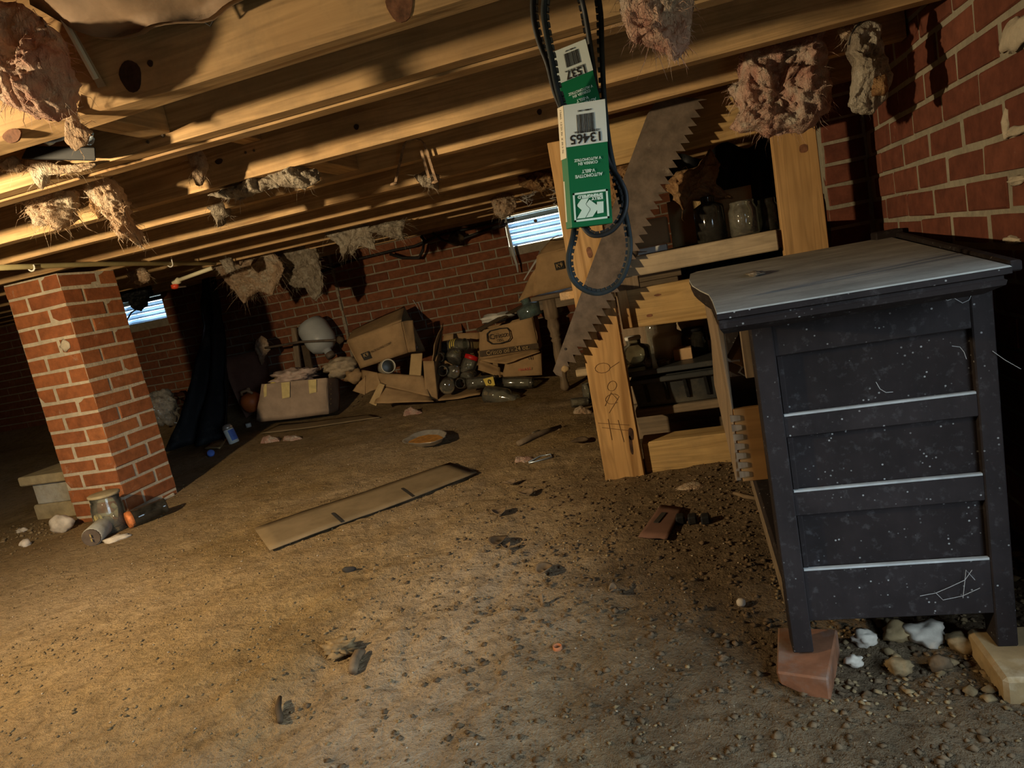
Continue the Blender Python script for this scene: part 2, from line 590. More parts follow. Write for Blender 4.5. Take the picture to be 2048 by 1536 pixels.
def dirt_mat():
    t = NT('dirt_floor')
    v = t.vec(coord='Object')
    big = t.noise(v, 1.1, 4, 0.6)
    mid = t.noise(v, 7, 6, 0.7)
    fine = t.noise(v, 95, 4, 0.75)
    lumps = t.noise(v, 27, 6, 0.68, 0.4)
    c = t.ramp(mid, [(0.28, (0.185, 0.118, 0.052)), (0.5, (0.27, 0.18, 0.082)), (0.72, (0.36, 0.25, 0.122))])
    c = t.mix(t.ramp(big, [(0.40, (0, 0, 0)), (0.66, (0.8, 0.8, 0.8))]), c, (0.36, 0.265, 0.165))      # paler dust
    sep = t.n('SeparateXYZ'); t.l(t.tc.outputs['Object'], sep.inputs[0])
    # trodden, paler track up the middle
    tk = t.n('MapRange'); tk.inputs[1].default_value = 0.42; tk.inputs[2].default_value = 0.0; t.l(t.noise(v, 1.7, 3), tk.inputs[3]) if False else None
    dx = t.n('Math', operation='ADD'); dx.inputs[1].default_value = 0.62; t.l(sep.outputs['X'], dx.inputs[0])
    ab = t.n('Math', operation='ABSOLUTE'); t.l(dx.outputs[0], ab.inputs[0])
    wob = t.n('Math', operation='MULTIPLY_ADD'); wob.inputs[1].default_value = 0.5; t.l(t.noise(v, 3.2, 4, 0.6), wob.inputs[0]); t.l(ab.outputs[0], wob.inputs[2])
    yr = t.n('MapRange'); yr.inputs[1].default_value = 2.3; yr.inputs[2].default_value = 1.6; t.l(sep.outputs['Y'], yr.inputs[0])
    tm = t.n('Math', operation='MULTIPLY'); t.l(t.ramp(wob.outputs[0], [(0.30, (0.75, 0.75, 0.75)), (0.62, (0, 0, 0))]), tm.inputs[0]); t.l(yr.outputs[0], tm.inputs[1])
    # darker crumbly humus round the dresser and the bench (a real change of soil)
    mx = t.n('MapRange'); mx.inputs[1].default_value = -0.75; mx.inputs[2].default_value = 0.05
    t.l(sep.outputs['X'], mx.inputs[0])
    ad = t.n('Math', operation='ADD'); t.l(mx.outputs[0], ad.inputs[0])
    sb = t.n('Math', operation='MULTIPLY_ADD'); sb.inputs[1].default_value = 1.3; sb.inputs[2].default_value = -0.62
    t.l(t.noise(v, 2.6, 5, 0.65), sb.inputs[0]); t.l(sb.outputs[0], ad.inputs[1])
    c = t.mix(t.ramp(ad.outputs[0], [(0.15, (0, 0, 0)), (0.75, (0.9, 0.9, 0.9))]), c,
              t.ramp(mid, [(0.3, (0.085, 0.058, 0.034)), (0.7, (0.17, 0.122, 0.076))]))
    c = t.mix(tm.outputs[0], c, (0.43, 0.33, 0.22))
    c = t.mix(0.35, c, t.ramp(fine, [(0.3, (0.34, 0.33, 0.32)), (0.5, (0.95, 0.95, 0.95)), (0.7, (1.5, 1.47, 1.4))]), 'MULTIPLY')
    c = t.mix(0.55, c, t.ramp(lumps, [(0.32, (0.42, 0.40, 0.38)), (0.48, (1, 1, 1)), (0.7, (1.3, 1.27, 1.2))]), 'MULTIPLY')
    sp = t.noise(v, 150, 2, 0.5)
    c = t.mix(t.ramp(sp, [(0.69, (0, 0, 0)), (0.76, (0.6, 0.6, 0.6))]), c, (0.46, 0.37, 0.25))
    t.color(c).set(Roughness=0.95, Specular_IOR_Level=0.05)
    mixb = t.n('Math', operation='MULTIPLY_ADD'); mixb.inputs[1].default_value = 0.5
    t.l(fine, mixb.inputs[0]); t.l(lumps, mixb.inputs[2])
    t.bump(mixb.outputs[0], 0.9, 0.018)
    return t.m


M['dirt'] = dirt_mat()
M['clod'] = plain('clod', (0.21, 0.145, 0.073), 0.95, 0.45, 40, 0.5, 0.1)
M['clod_dark'] = plain('clod_dark', (0.12, 0.08, 0.045), 0.95, 0.5, 40, 0.5, 0.1)
M['pebble'] = plain('pebble', (0.38, 0.31, 0.22), 0.9, 0.4, 60, 0.4, 0.15)


def wool(name, a, b, c):
    t = NT(name)
    v = t.vec(rnd=True)
    f = t.noise(v, 16, 5, 0.65, 0.5)
    f2 = t.noise(t.vec((60, 60, 22), rnd=True), 1.6, 4, 0.7)
    col = t.ramp(f, [(0.33, a), (0.5, b), (0.66, c)])
    col = t.mix(0.5, col, t.ramp(f2, [(0.3, (0.55, 0.55, 0.55)), (0.7, (1.25, 1.25, 1.25))]), 'MULTIPLY')
    t.color(col).set(Roughness=0.95, Specular_IOR_Level=0.1)
    t.bump(f2, 1.0, 0.02)
    tr = t.n('BsdfTranslucent'); t.l(col, tr.inputs['Color'])
    ms = t.n('MixShader'); ms.inputs[0].default_value = 0.3
    t.l(t.b.outputs[0], ms.inputs[1]); t.l(tr.outputs[0], ms.inputs[2])
    t.l(ms.outputs[0], t.t.nodes['Material Output'].inputs['Surface'])
    return t.m


M['wool_pink'] = wool('glass_wool_pink', (0.62, 0.33, 0.25), (0.74, 0.50, 0.38), (0.72, 0.63, 0.51))
M['wool_tan'] = wool('glass_wool_tan', (0.55, 0.36, 0.22), (0.68, 0.50, 0.34), (0.72, 0.62, 0.47))
M['wool_grey'] = wool('glass_wool_grey', (0.30, 0.24, 0.18), (0.48, 0.40, 0.30), (0.62, 0.55, 0.44))
M['wool_brown'] = wool('glass_wool_brown', (0.30, 0.15, 0.07), (0.48, 0.28, 0.13), (0.40, 0.27, 0.15))


def glass(name, tint=(0.9, 0.93, 0.9), dust=0.22, dustc=(0.42, 0.38, 0.30)):
    t = NT(name)
    nd = t.t.nodes
    tr = t.n('BsdfTransparent'); tr.inputs[0].default_value = (*tint, 1)
    gl = t.n('BsdfGlossy'); gl.inputs['Roughness'].default_value = 0.06
    fr = t.n('Fresnel', IOR=1.5)
    m1 = t.n('MixShader'); t.l(fr.outputs[0], m1.inputs[0]); t.l(tr.outputs[0], m1.inputs[1]); t.l(gl.outputs[0], m1.inputs[2])
    df = t.n('BsdfDiffuse'); df.inputs[0].default_value = (*dustc, 1)
    f = t.noise(t.vec(rnd=True), 30, 5, 0.7)
    mr = t.n('MapRange'); mr.inputs[1].default_value = 0.3; mr.inputs[2].default_value = 0.75
    mr.inputs[3].default_value = dust * 0.4; mr.inputs[4].default_value = min(1, dust * 1.8)
    t.l(f, mr.inputs[0])
    m2 = t.n('MixShader'); t.l(mr.outputs[0], m2.inputs[0]); t.l(m1.outputs[0], m2.inputs[1]); t.l(df.outputs[0], m2.inputs[2])
    t.l(m2.outputs[0], nd['Material Output'].inputs['Surface'])
    return t.m


M['glass'] = glass('dusty_glass', (0.9, 0.93, 0.9), 0.12)
M['glass_blue'] = glass('blue_green_glass', (0.62, 0.80, 0.78), 0.2, (0.30, 0.36, 0.34))
M['glass_dark'] = glass('dark_glass', (0.10, 0.10, 0.09), 0.05)
M['film'] = glass('clear_plastic_film', (0.85, 0.88, 0.9), 0.35, (0.55, 0.5, 0.42))


def card_mat(name, c):
    t = NT(name)
    v = t.vec(rnd=True)
    f = t.noise(v, 7, 5, 0.65)
    col = t.ramp(f, [(0.3, tuple(x * 0.66 for x in c)), (0.65, c)])
    st = t.noise(v, 22, 4, 0.8)
    col = t.mix(t.ramp(st, [(0.6, (0, 0, 0)), (0.8, (0.5, 0.5, 0.5))]), col, tuple(x * 0.45 for x in c))
    t.color(col).set(Roughness=0.9, Specular_IOR_Level=0.12)
    t.bump(f, 0.25, 0.004)
    return t.m


M['card'] = card_mat('cardboard', (0.40, 0.255, 0.125))
M['card_pale'] = card_mat('cardboard_pale', (0.40, 0.29, 0.20))
M['card_tan'] = card_mat('cardboard_tan', (0.50, 0.34, 0.16))
M['card_dark'] = card_mat('cardboard_dark', (0.16, 0.085, 0.06))
M['tape'] = plain('masking_tape', (0.60, 0.47, 0.20), 0.6, 0.15, 30, 0.1)
M['ink'] = plain('black_ink', (0.03, 0.026, 0.022), 0.8, 0.2, 30, 0)
M['ink_brown'] = plain('brown_ink', (0.075, 0.05, 0.028), 0.8, 0.2, 30, 0)
M['paper'] = plain('paper_white', (0.60, 0.58, 0.52), 0.85, 0.12, 20, 0.3)
M['kraft'] = plain('kraft_paper', (0.42, 0.27, 0.14), 0.75, 0.2, 14, 0.35, dust=(0.52, 0.40, 0.26))
M['kraft_batt'] = plain('kraft_facing', (0.25, 0.165, 0.10), 0.75, 0.2, 14, 0.35)
M['kraft_grey'] = plain('old_paper', (0.36, 0.28, 0.18), 0.8, 0.3, 14, 0.4)
M['green'] = plain('green_print', (0.004, 0.16, 0.058), 0.42, 0.08, 8, 0, 0.45)
M['label_white'] = plain('label_white', (0.74, 0.80, 0.74), 0.5, 0.06, 12, 0, 0.4)
M['cream'] = plain('cream_card', (0.76, 0.68, 0.52), 0.6, 0.06, 12, 0)
M['mint'] = plain('pale_print', (0.66, 0.84, 0.72), 0.5, 0.03, 12, 0)
M['rubber'] = plain('rubber', (0.012, 0.013, 0.014), 0.55, 0.4, 50, 0.15, 0.4)
M['rubber_dusty'] = plain('rubber_dusty', (0.016, 0.021, 0.022), 0.7, 0.4, 50, 0.15, 0.3)
M['black_plastic'] = plain('black_plastic', (0.009, 0.0095, 0.0105), 0.62, 0.4, 12, 0.2, 0.25, dust=(0.06, 0.055, 0.045), dust_lo=0.55)
M['black_bin'] = plain('black_bin', (0.03, 0.032, 0.032), 0.45, 0.3, 12, 0.1, 0.5, dust=(0.10, 0.09, 0.07), dust_lo=0.5)
M['steel_rust'] = plain('rusty_steel', (0.115, 0.085, 0.062), 0.7, 0.35, 26, 0.35, 0.3, 0.25, dust=(0.30, 0.25, 0.19), dust_lo=0.62)
M['strap'] = plain('rust_strap', (0.26, 0.17, 0.10), 0.7, 0.6, 90, 0.4, 0.3, 0.2)
M['galv'] = plain('bright_metal', (0.55, 0.66, 0.76), 0.32, 0.12, 16, 0.08, 0.5, 0.75)
M['foil'] = plain('aluminium_foil', (0.62, 0.58, 0.50), 0.35, 0.2, 40, 0.3, 0.5, 0.7)
M['white_pl'] = plain('white_plastic', (0.36, 0.37, 0.36), 0.4, 0.08, 12, 0.05, 0.4)
M['hook'] = plain('hook_white', (0.80, 0.76, 0.68), 0.4, 0.1, 12, 0.05, 0.4)
M['pipe'] = plain('pipe_cpvc', (0.50, 0.42, 0.20), 0.45, 0.12, 14, 0.05, 0.35)
M['pipe_pale'] = plain('pipe_pale', (0.68, 0.62, 0.42), 0.45, 0.1, 14, 0.05, 0.35)
M['red'] = plain('red_plastic', (0.50, 0.012, 0.012), 0.4, 0.15, 14, 0.05, 0.4)
M['valve_red'] = plain('valve_red', (0.62, 0.06, 0.02), 0.4, 0.1, 14, 0.05, 0.4)
M['orange'] = plain('orange_plastic', (0.50, 0.13, 0.03), 0.5, 0.2, 14, 0.1, 0.35)
M['orange_rust'] = plain('orange_lid', (0.62, 0.20, 0.06), 0.6, 0.45, 60, 0.4, 0.35, 0.2, dust=(0.75, 0.55, 0.38), dust_lo=0.6)
M['terracotta'] = plain('terracotta', (0.42, 0.15, 0.06), 0.8, 0.15, 20, 0.1)
M['blue'] = plain('blue_print', (0.10, 0.20, 0.62), 0.5, 0.2, 14, 0, 0.3)
M['yellow'] = plain('yellow_print', (0.62, 0.46, 0.08), 0.6, 0.15, 14, 0)
M['concrete'] = plain('concrete', (0.36, 0.33, 0.26), 0.9, 0.22, 22, 0.5, 0.1, dust=(0.46, 0.45, 0.40))
M['concrete_tan'] = plain('concrete_tan', (0.36, 0.29, 0.17), 0.9, 0.22, 22, 0.5, 0.1)
M['stone'] = plain('pale_stone', (0.52, 0.45, 0.36), 0.9, 0.3, 22, 0.5, 0.1)
M['wedge'] = plain('red_brown_wood', (0.20, 0.085, 0.042), 0.7, 0.35, 20, 0.2, 0.2, dust=(0.20, 0.16, 0.13))
M['firebrick'] = plain('tan_firebrick', (0.34, 0.235, 0.115), 0.9, 0.25, 22, 0.5, 0.1, dust=(0.55, 0.45, 0.30))
M['bag'] = plain('cloth_bag', (0.38, 0.27, 0.21), 0.75, 0.3, 20, 0.5, 0.25, dust=(0.50, 0.40, 0.32))
M['web'] = plain('cobweb', (0.40, 0.39, 0.37), 0.9, 0.1, 12, 0)
M['pencil'] = plain('pencil_line', (0.16, 0.085, 0.035), 0.8, 0.2, 30, 0)
M['milk'] = plain('milk_glass', (0.52, 0.48, 0.38), 0.35, 0.1, 10, 0, 0.45)
M['cable'] = plain('black_cable', (0.016, 0.014, 0.013), 0.6, 0.3, 20, 0.1)
M['leaf'] = plain('dry_leaf', (0.17, 0.115, 0.065), 0.85, 0.3, 30, 0.3)
M['leaf_dark'] = plain('dark_leaf', (0.10, 0.068, 0.04), 0.85, 0.4, 30, 0.3)


def dresser_mat(name, base, speck=0.69, top=False):
    t = NT(name)
    v = t.vec()
    f = t.noise(v, 9, 5, 0.65)
    c = t.ramp(f, [(0.3, tuple(x * 0.7 for x in base)), (0.7, tuple(x * 1.3 for x in base))])
    g = t.noise(t.vec((3, 26, 3) if top else (26, 3, 3)), 1.2, 4)
    c = t.mix(0.25, c, t.ramp(g, [(0.35, (0.55, 0.55, 0.55)), (0.65, (1.3, 1.3, 1.3))]), 'MULTIPLY')
    vor = t.n('TexVoronoi', Scale=105.0); t.l(v, vor.inputs['Vector'])
    gate = t.noise(v, 34, 2)
    sp = t.ramp(vor.outputs['Distance'], [(0.10, (1, 1, 1)), (0.19, (0, 0, 0))])
    sp = t.mix(1.0, sp, t.ramp(gate, [(0.53, (0, 0, 0)), (0.62, (1, 1, 1))]), 'MULTIPLY')
    c = t.mix(sp, c, (0.30, 0.29, 0.27))
    mo = t.noise(v, 60, 3, 0.7)
    c = t.mix(t.ramp(mo, [(0.56, (0, 0, 0)), (0.72, (0.35, 0.35, 0.35))]), c, (0.085, 0.078, 0.075) if not top else (0.16, 0.15, 0.13))
    t.color(c).set(Roughness=0.75 if not top else 0.85, Specular_IOR_Level=0.15 if not top else 0.2)
    t.bump(f, 0.25, 0.004)
    return t.m


M['dresser'] = dresser_mat('dark_dresser', (0.017, 0.012, 0.011))
M['dresser_frame'] = dresser_mat('dark_dresser_frame', (0.021, 0.0155, 0.0145))
M['dresser_top'] = dresser_mat('dusty_top', (0.34, 0.335, 0.30), top=True)
M['dust_edge'] = plain('pale_dust', (0.36, 0.36, 0.34), 0.95, 0.2, 30, 0.2)
M['pie'] = plain('rusty_pie', (0.40, 0.18, 0.035), 0.8, 0.5, 40, 0.4)
# ================================================================== the setting
XR, YB = 0.60, 4.73              # right wall face, far wall face
PIT, BL, BH = 0.0677, 0.2027, 0.0575


def brick_mesh(name, l, d, h, seed):
    """one brick: l along its face, d into the wall, h high, softly chipped; face at y = 0"""
    rs = random.Random(seed)
    bm = bmesh.new()
    bmesh.ops.create_cube(bm, size=1.0)
    for v in bm.verts:
        v.co = Vector((v.co.x * l, (v.co.y + 0.5) * d, v.co.z * h))
    bmesh.ops.bevel(bm, geom=[e for e in bm.edges if all(abs(v.co.y) < 1e-5 for v in e.verts)], offset=0.0035, segments=1, affect='EDGES')
    for v in bm.verts:
        v.co += Vector((rs.uniform(-1, 1) * 0.0022, rs.uniform(-1, 1) * 0.0010, rs.uniform(-1, 1) * 0.0022))
    me = bpy.data.meshes.new(name)
    bm.to_mesh(me); bm.free()
    return me


def brick_variants(mat, l, d, h, n=5):
    out = []
    for k in range(n):
        me = brick_mesh('brick', l, d, h, 100 * k + int(l * 1000))
        me.materials.append(mat)
        out.append(me)
    return out


def place_brick(me, M4, parent):
    o = bpy.data.objects.new('brick', me)
    COL.objects.link(o)
    o.matrix_world = M4
    o.parent = parent
    o.matrix_parent_inverse = parent_inv(parent)
    return o


def slab(name, rects, u_to_p, mat, parent=None):
    """mortar backing made of rectangles (u0,u1,z0,z1); u_to_p maps (u, depth, z)"""
    mb = MB()
    for u0, u1, z0, z1, d0, d1 in rects:
        mb.hexa([u_to_p(u0, d0, z0), u_to_p(u1, d0, z0), u_to_p(u1, d1, z0), u_to_p(u0, d1, z0),
                 u_to_p(u0, d0, z1), u_to_p(u1, d0, z1), u_to_p(u1, d1, z1), u_to_p(u0, d1, z1)])
    return mb.build(name, mat, parent)


# ---- dirt floor
xs = np.concatenate([np.arange(-7.3, -3.2, 0.06), np.arange(-3.2, -2.4, 0.02), np.arange(-2.4, 0.66, 0.0115)])
ys = np.concatenate([np.arange(-0.9, 0.5, 0.06), np.arange(0.5, 2.6, 0.0115), np.arange(2.6, 4.86, 0.028)])
gx, gy = np.meshgrid(xs, ys)
gh = ground(gx, gy, True)
nv = np.stack([gx.ravel(), gy.ravel(), gh.ravel()], 1)
ny, nx = gx.shape
ii = (np.arange(ny - 1)[:, None] * nx + np.arange(nx - 1)[None, :]).ravel()
quads = np.stack([ii, ii + 1, ii + nx + 1, ii + nx], 1)
me = bpy.data.meshes.new('floor')
me.vertices.add(len(nv)); me.vertices.foreach_set('co', nv.ravel())
me.loops.add(quads.size); me.loops.foreach_set('vertex_index', quads.ravel())
me.polygons.add(len(quads)); me.polygons.foreach_set('loop_start', np.arange(0, quads.size, 4))
me.polygons.foreach_set('loop_total', np.full(len(quads), 4))
me.update(calc_edges=True); me.validate()
floor = link('floor', me, M['dirt'], None, True)
tag(floor, kind='structure')

# ---- far wall with two vent openings
VENTS = [(-4.565, -4.155, S + 0.155, S + 0.365), (-1.175, -0.775, S + 0.155, S + 0.372)]
zt, zb = S + 0.62, -0.06
us = sorted([-7.3, XR] + [v[0] for v in VENTS] + [v[1] for v in VENTS])
rects = []
for a, b in zip(us[:-1], us[1:]):
    vent = [v for v in VENTS if abs(v[0] - a) < 1e-6]
    if vent:
        rects += [(a, b, zb, vent[0][2], 0.005, 0.14), (a, b, vent[0][3], zt, 0.005, 0.14)]
    else:
        rects.append((a, b, zb, zt, 0.005, 0.14))
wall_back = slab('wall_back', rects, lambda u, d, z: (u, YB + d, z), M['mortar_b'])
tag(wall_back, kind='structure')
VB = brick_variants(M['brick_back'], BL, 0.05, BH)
VBh = brick_variants(M['brick_back'], BL / 2 - 0.005, 0.05, BH, 3)
rest = MB()
rr = random.Random(3)
for k in range(-15, 6):
    zc = 0.2705 + PIT * k
    ph = 0.0 if k % 2 == 0 else 0.5
    for i in range(-35, 4):
        xc = (i + 0.5 + ph) * 0.2127
        if xc > XR - 0.03: continue
        l0, l1 = xc - BL / 2, xc + BL / 2
        hit = [v for v in VENTS if l1 > v[0] + 0.004 and l0 < v[1] - 0.004 and S + zc + BH / 2 > v[2] + 0.008 and S + zc - BH / 2 < v[3] - 0.008]
        parts = [(xc, VB, l0, l1)]
        if hit:
            parts = []
            v = hit[0]
            if v[0] - l0 > 0.03: parts.append(((l0 + v[0]) / 2 - 0.002, None, l0, v[0] - 0.004))
            if l1 - v[1] > 0.03: parts.append(((l1 + v[1]) / 2 + 0.002, None, v[1] + 0.004, l1))
        for cx, var, a, b in parts:
            pr = rr.uniform(-0.002, 0.003)
            vis = -5.0 < cx < -0.55 and -0.56 < zc < 0.37
            if var is None:
                mb = MB().box(a, b, YB - pr, YB + 0.05, S + zc - BH / 2, S + zc + BH / 2)
                mb.build('brick', M['brick_back'], wall_back, bevel=0.003)
            elif vis:
                place_brick(rr.choice(var), Matrix.Translation((cx, YB - pr, S + zc)) @ Matrix.Rotation(rr.uniform(-.006, .006), 4, 'Y'), wall_back)
            else:
                rest.box(a, b, YB - pr, YB + 0.05, S + zc - BH / 2, S + zc + BH / 2)
o = rest.build('outer_bricks', M['brick_back'], wall_back)
tag(o, kind='stuff')
# rough vertical seam in the far wall
mb = MB()
for k in range(26):
    z = 0.02 + k * 0.052
    w = 0.010 + 0.010 * random.random()
    mb.box(-2.56 - w, -2.56 + w * 0.4, YB - 0.012 - 0.012 * random.random(), YB + 0.02, z, z + 0.054)
tag(mb.build('mortar_seam', M['mortar_b'], wall_back, bevel=0.003))

# ---- right wall, its corner pier and the stretch behind it
HATCH = (-0.70, 0.80, S - 0.55, S + 0.31)         # unseen hatch beside the photographer, added to let in daylight from the right
rects = [(-0.9, HATCH[0], -0.06, S + 0.62, 0.005, 0.14), (HATCH[1], 2.45, -0.06, S + 0.62, 0.005, 0.14), (HATCH[0], HATCH[1], -0.06, HATCH[2], 0.005, 0.14), (HATCH[0], HATCH[1], HATCH[3], S + 0.62, 0.005, 0.14)]
wall_right = slab('wall_right', rects, lambda u, d, z: (XR + d - .0025, u, z), M['mortar_r'])
tag(wall_right, kind='structure')
o = slab('corner_backing', [(2.452, 2.76, -0.06, S + 0.62, 0, 0.27)], lambda u, d, z: (0.472 + d, u, z), M['mortar_r'], wall_right)
o = slab('far_stretch', [(2.76, 4.87, -0.06, S + 0.62, 0.0, 0.14)], lambda u, d, z: (XR + d, u, z), M['brick_right'], wall_right)
VR = brick_variants(M['brick_right'], 0.186, 0.05, 0.0585)
VH = brick_variants(M['brick_right'], 0.118, 0.06, 0.0585, 4)
rest = MB()
for k in range(-9, 11):
    zc = -0.104 + 0.068 * k
    ph = 0.0 if k % 2 == 0 else 0.1
    for i in range(-5, 13):
        yc = 0.1 + ph + 0.2 * i
        if yc > 2.46 or (HATCH[0] - .1 < yc < HATCH[1] + .08 and HATCH[2] - .03 < S + zc < HATCH[3] + .03): continue
        a, b = yc - 0.0955, min(yc + 0.0955, 2.447)
        pr = rr.uniform(-0.002, 0.003)
        if yc > 0.95 and zc > -0.2 and b - a > 0.18:
            Mx = Matrix.Translation((XR - pr, yc, S + zc)) @ Matrix.Rotation(math.radians(-90), 4, 'Z') @ Matrix.Rotation(rr.uniform(-.008, .008), 4, 'Y')
            place_brick(rr.choice(VR), Mx, wall_right)
        elif b - a > 0.03:
            mbx = rest if not (yc > 0.95 and zc > -0.2) else MB()
            mbx.box(XR - pr, XR + 0.05, a, b, S + zc - 0.029, S + zc + 0.029)
            if mbx is not rest: mbx.build('brick', M['brick_right'], wall_right, bevel=0.003)
    if zc > -0.3:
        place_brick(rr.choice(VH), Matrix.Translation((0.533 + rr.uniform(-.004, .004), 2.45 - rr.uniform(0, .004), S + zc)), wall_right)
o = rest.build('outer_bricks', M['brick_right'], wall_right)
tag(o, kind='stuff')

for px, py, ry, rz_ in ((2032, 72, .055, .028), (2015, 250, .012, .030), (2036, 262, .035, .010), (2026, 480, .03, .008), (2034, 360, .03, .008)):
    p = atx(px, py, XR)
    lump('mortar_patch', p, (.010, ry, rz_), M['mortar'], wall_right, px, .5, 3, 2.0)  # raised mortar, added pale to stand in for bluish daylight on this edge

# ---- unseen sides of the crawl space (left wall, front wall behind the photographer)
tag(MB().box(-7.44, -7.3, -0.9, 4.87, -0.06, S + 0.62).build('wall_left', M['brick_back']), kind='structure')
mb = MB()
mb.box(-7.3, XR + 0.14, -1.04, -0.9, -0.06, S + 0.62)
tag(mb.build('wall_front', M['brick_back']), kind='structure')

# ---- floor deck above with its joists
ZJ = S + 0.37
ceiling = MB().box(-7.44, XR + 0.14, -1.04, 4.87, S + 0.60, S + 0.64).build('ceiling', M['oldwood_x'])
tag(ceiling, kind='structure')
for k in range(41):
    y0 = -0.9 + k * 0.14
    if y0 > 4.7: break
    MB().box(-7.3, XR, y0 + 0.002, y0 + 0.137, S + 0.584, S + 0.60).build('deck_board', M['oldwood_x'], ceiling)
JY = [0.05, 0.56, 0.967, 1.208, 1.252, 1.655, 1.973, 2.40, 2.757, 3.21, 3.60, 3.92, 4.33, 4.67]


def joist(y, z0=ZJ, dz=0.0, th=0.040, wane=False):
    """a long plank with slightly wandering edges"""
    n = 60; vs = []; fs = []
    x0, x1 = -7.3, XR - 0.004
    for i in range(n + 1):
        x = x0 + (x1 - x0) * i / n
        w = 0.0025 * float(fbm(x * 3.1, y * 9, 5, 3))
        cut = 0.0
        if wane: cut = 0.018 * max(0, math.exp(-((x + 1.05) / 0.20) ** 2)) * (0.8 + 0.6 * float(fbm(x * 14, 2, 6, 2)))
        zb_ = z0 + dz + w
        vs += [(x, y + cut * 0.6, zb_ + cut), (x, y + th, zb_), (x, y + th, S + 0.584), (x, y, S + 0.584), (x, y, zb_ + cut * 1.6)]
    for i in range(n):
        a = i * 5; b = a + 5
        for k in range(5):
            k2 = (k + 1) % 5
            fs.append((a + k, b + k, b + k2, a + k2))
    fs += [(4, 3, 2, 1, 0), tuple(n * 5 + k for k in range(5))]
    o = mesh_obj('joist', vs, fs, M['pine_x'], ceiling)
    bm = bmesh.new(); bm.from_mesh(o.data); bmesh.ops.recalc_face_normals(bm, faces=bm.faces); bm.to_mesh(o.data); bm.free()
    return o


for k, y in enumerate(JY):
    joist(y, dz=(-0.004 if k == 4 else 0.0), th=(0.037 if k in (3, 4) else 0.040), wane=(k == 2))
# knots
for px, py, Y, rx, rz, m in ((262, 153, .967, .020, .024, 'knot'), (800, 8, .967, .020, .024, 'knot_red'), (301, 127, .967, .005, .005, 'knot'),
                             (713, 254, 1.655, .007, .007, 'knot'), (1079, 224, 1.973, .007, .008, 'knot'), (438, 323, 1.655, .012, .007, 'knot'),
                             (25, 272, .967, .020, .011, 'knot_red')):
    p = at(px, py, Y)
    mb = MB()
    ring = [(p.x + rx * math.cos(a) * (1 + .1 * math.sin(3 * a)), Y - 0.0012, p.z + rz * math.sin(a)) for a in [2 * math.pi * i / 18 for i in range(18)]]
    mb.plate(ring, (0, 0.003, 0)).build('knot', M[m], ceiling)
# solid blocking between joists
for px, py, ya, yb, w in ((318, 272, 1.007, 1.208, .058), (505, 285, 1.289, 1.655, .055), (696, 345, 1.695, 1.973, .075), (-60, 330, 1.007, 1.208, .05)):
    p = at(px, py, yb)
    p.z = max(p.z, ZJ + 0.012)
    MB().box(p.x - w / 2, p.x + w / 2, ya, yb, p.z, p.z + 0.16).build('blocking', M['pine_y'], ceiling, bevel=0.002)
# nail heads at the blocking
for px, py, yb in ((296, 284, 1.208), (326, 272, 1.208), (491, 305, 1.655), (508, 301, 1.655)):
    p = at(px, py, yb - 0.001)
    MB().lathe([(0.0035, 0), (0.003, 0.002)], p, (0, -1, 0), 8, True, True).build('nail_head', M['steel_rust'], ceiling)

# ================================================================== brick pier
PX0, PX1, PY0, PY1, PZT = -2.852, -2.549, 2.352, 2.655, S + 0.355
pier = thing('brick_pier', ((PX0 + PX1) / 2, (PY0 + PY1) / 2, 0), 'square orange brick pier holding up the joists at the left', 'pillar')
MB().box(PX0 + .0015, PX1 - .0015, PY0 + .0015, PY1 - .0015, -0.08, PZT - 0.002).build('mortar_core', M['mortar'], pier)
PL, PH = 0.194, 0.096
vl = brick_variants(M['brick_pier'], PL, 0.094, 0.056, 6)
cx, cy = (PX0 + PX1) / 2, (PY0 + PY1) / 2
for k in range(17):
    zc = PZT - 0.006 - 0.029 - PIT * k
    hand = 1 if k % 2 == 0 else -1
    for q in range(4):
        # pinwheel: each face shows one long brick and one end
        R4 = Matrix.Translation((cx, cy, 0)) @ Matrix.Rotation(q * math.pi / 2, 4, 'Z')
        off = -hand * (0.3030 - PL) / 2
        pr = rr.uniform(-0.0015, 0.003)
        place_brick(rr.choice(vl), R4 @ Matrix.Translation((off, -0.1515 - pr, zc)) @ Matrix.Rotation(rr.uniform(-.01, .01), 4, 'Y'), pier)
# squeezed-out mortar at the foot and a patch on the face
for px, py, r in ((130, 692, .030), (239, 1026, .032), (228, 1012, .018)):
    p = at(px, py, PY0 - 0.002)
    lump('mortar_patch', p, (r, 0.006, r * .8), M['mortar'], pier, int(px), 0.5, 2)
p = at(275, 1022, PY0)
g = MB()
foot = [atx(px, py, PX1 + .002) for px, py in ((262, 1028), (300, 1012), (345, 985), (350, 1002), (318, 1026), (270, 1034))]
g.plate(foot, (0.012, 0, 0)).build('mortar_foot', M['mortar'], pier, bevel=0.004)

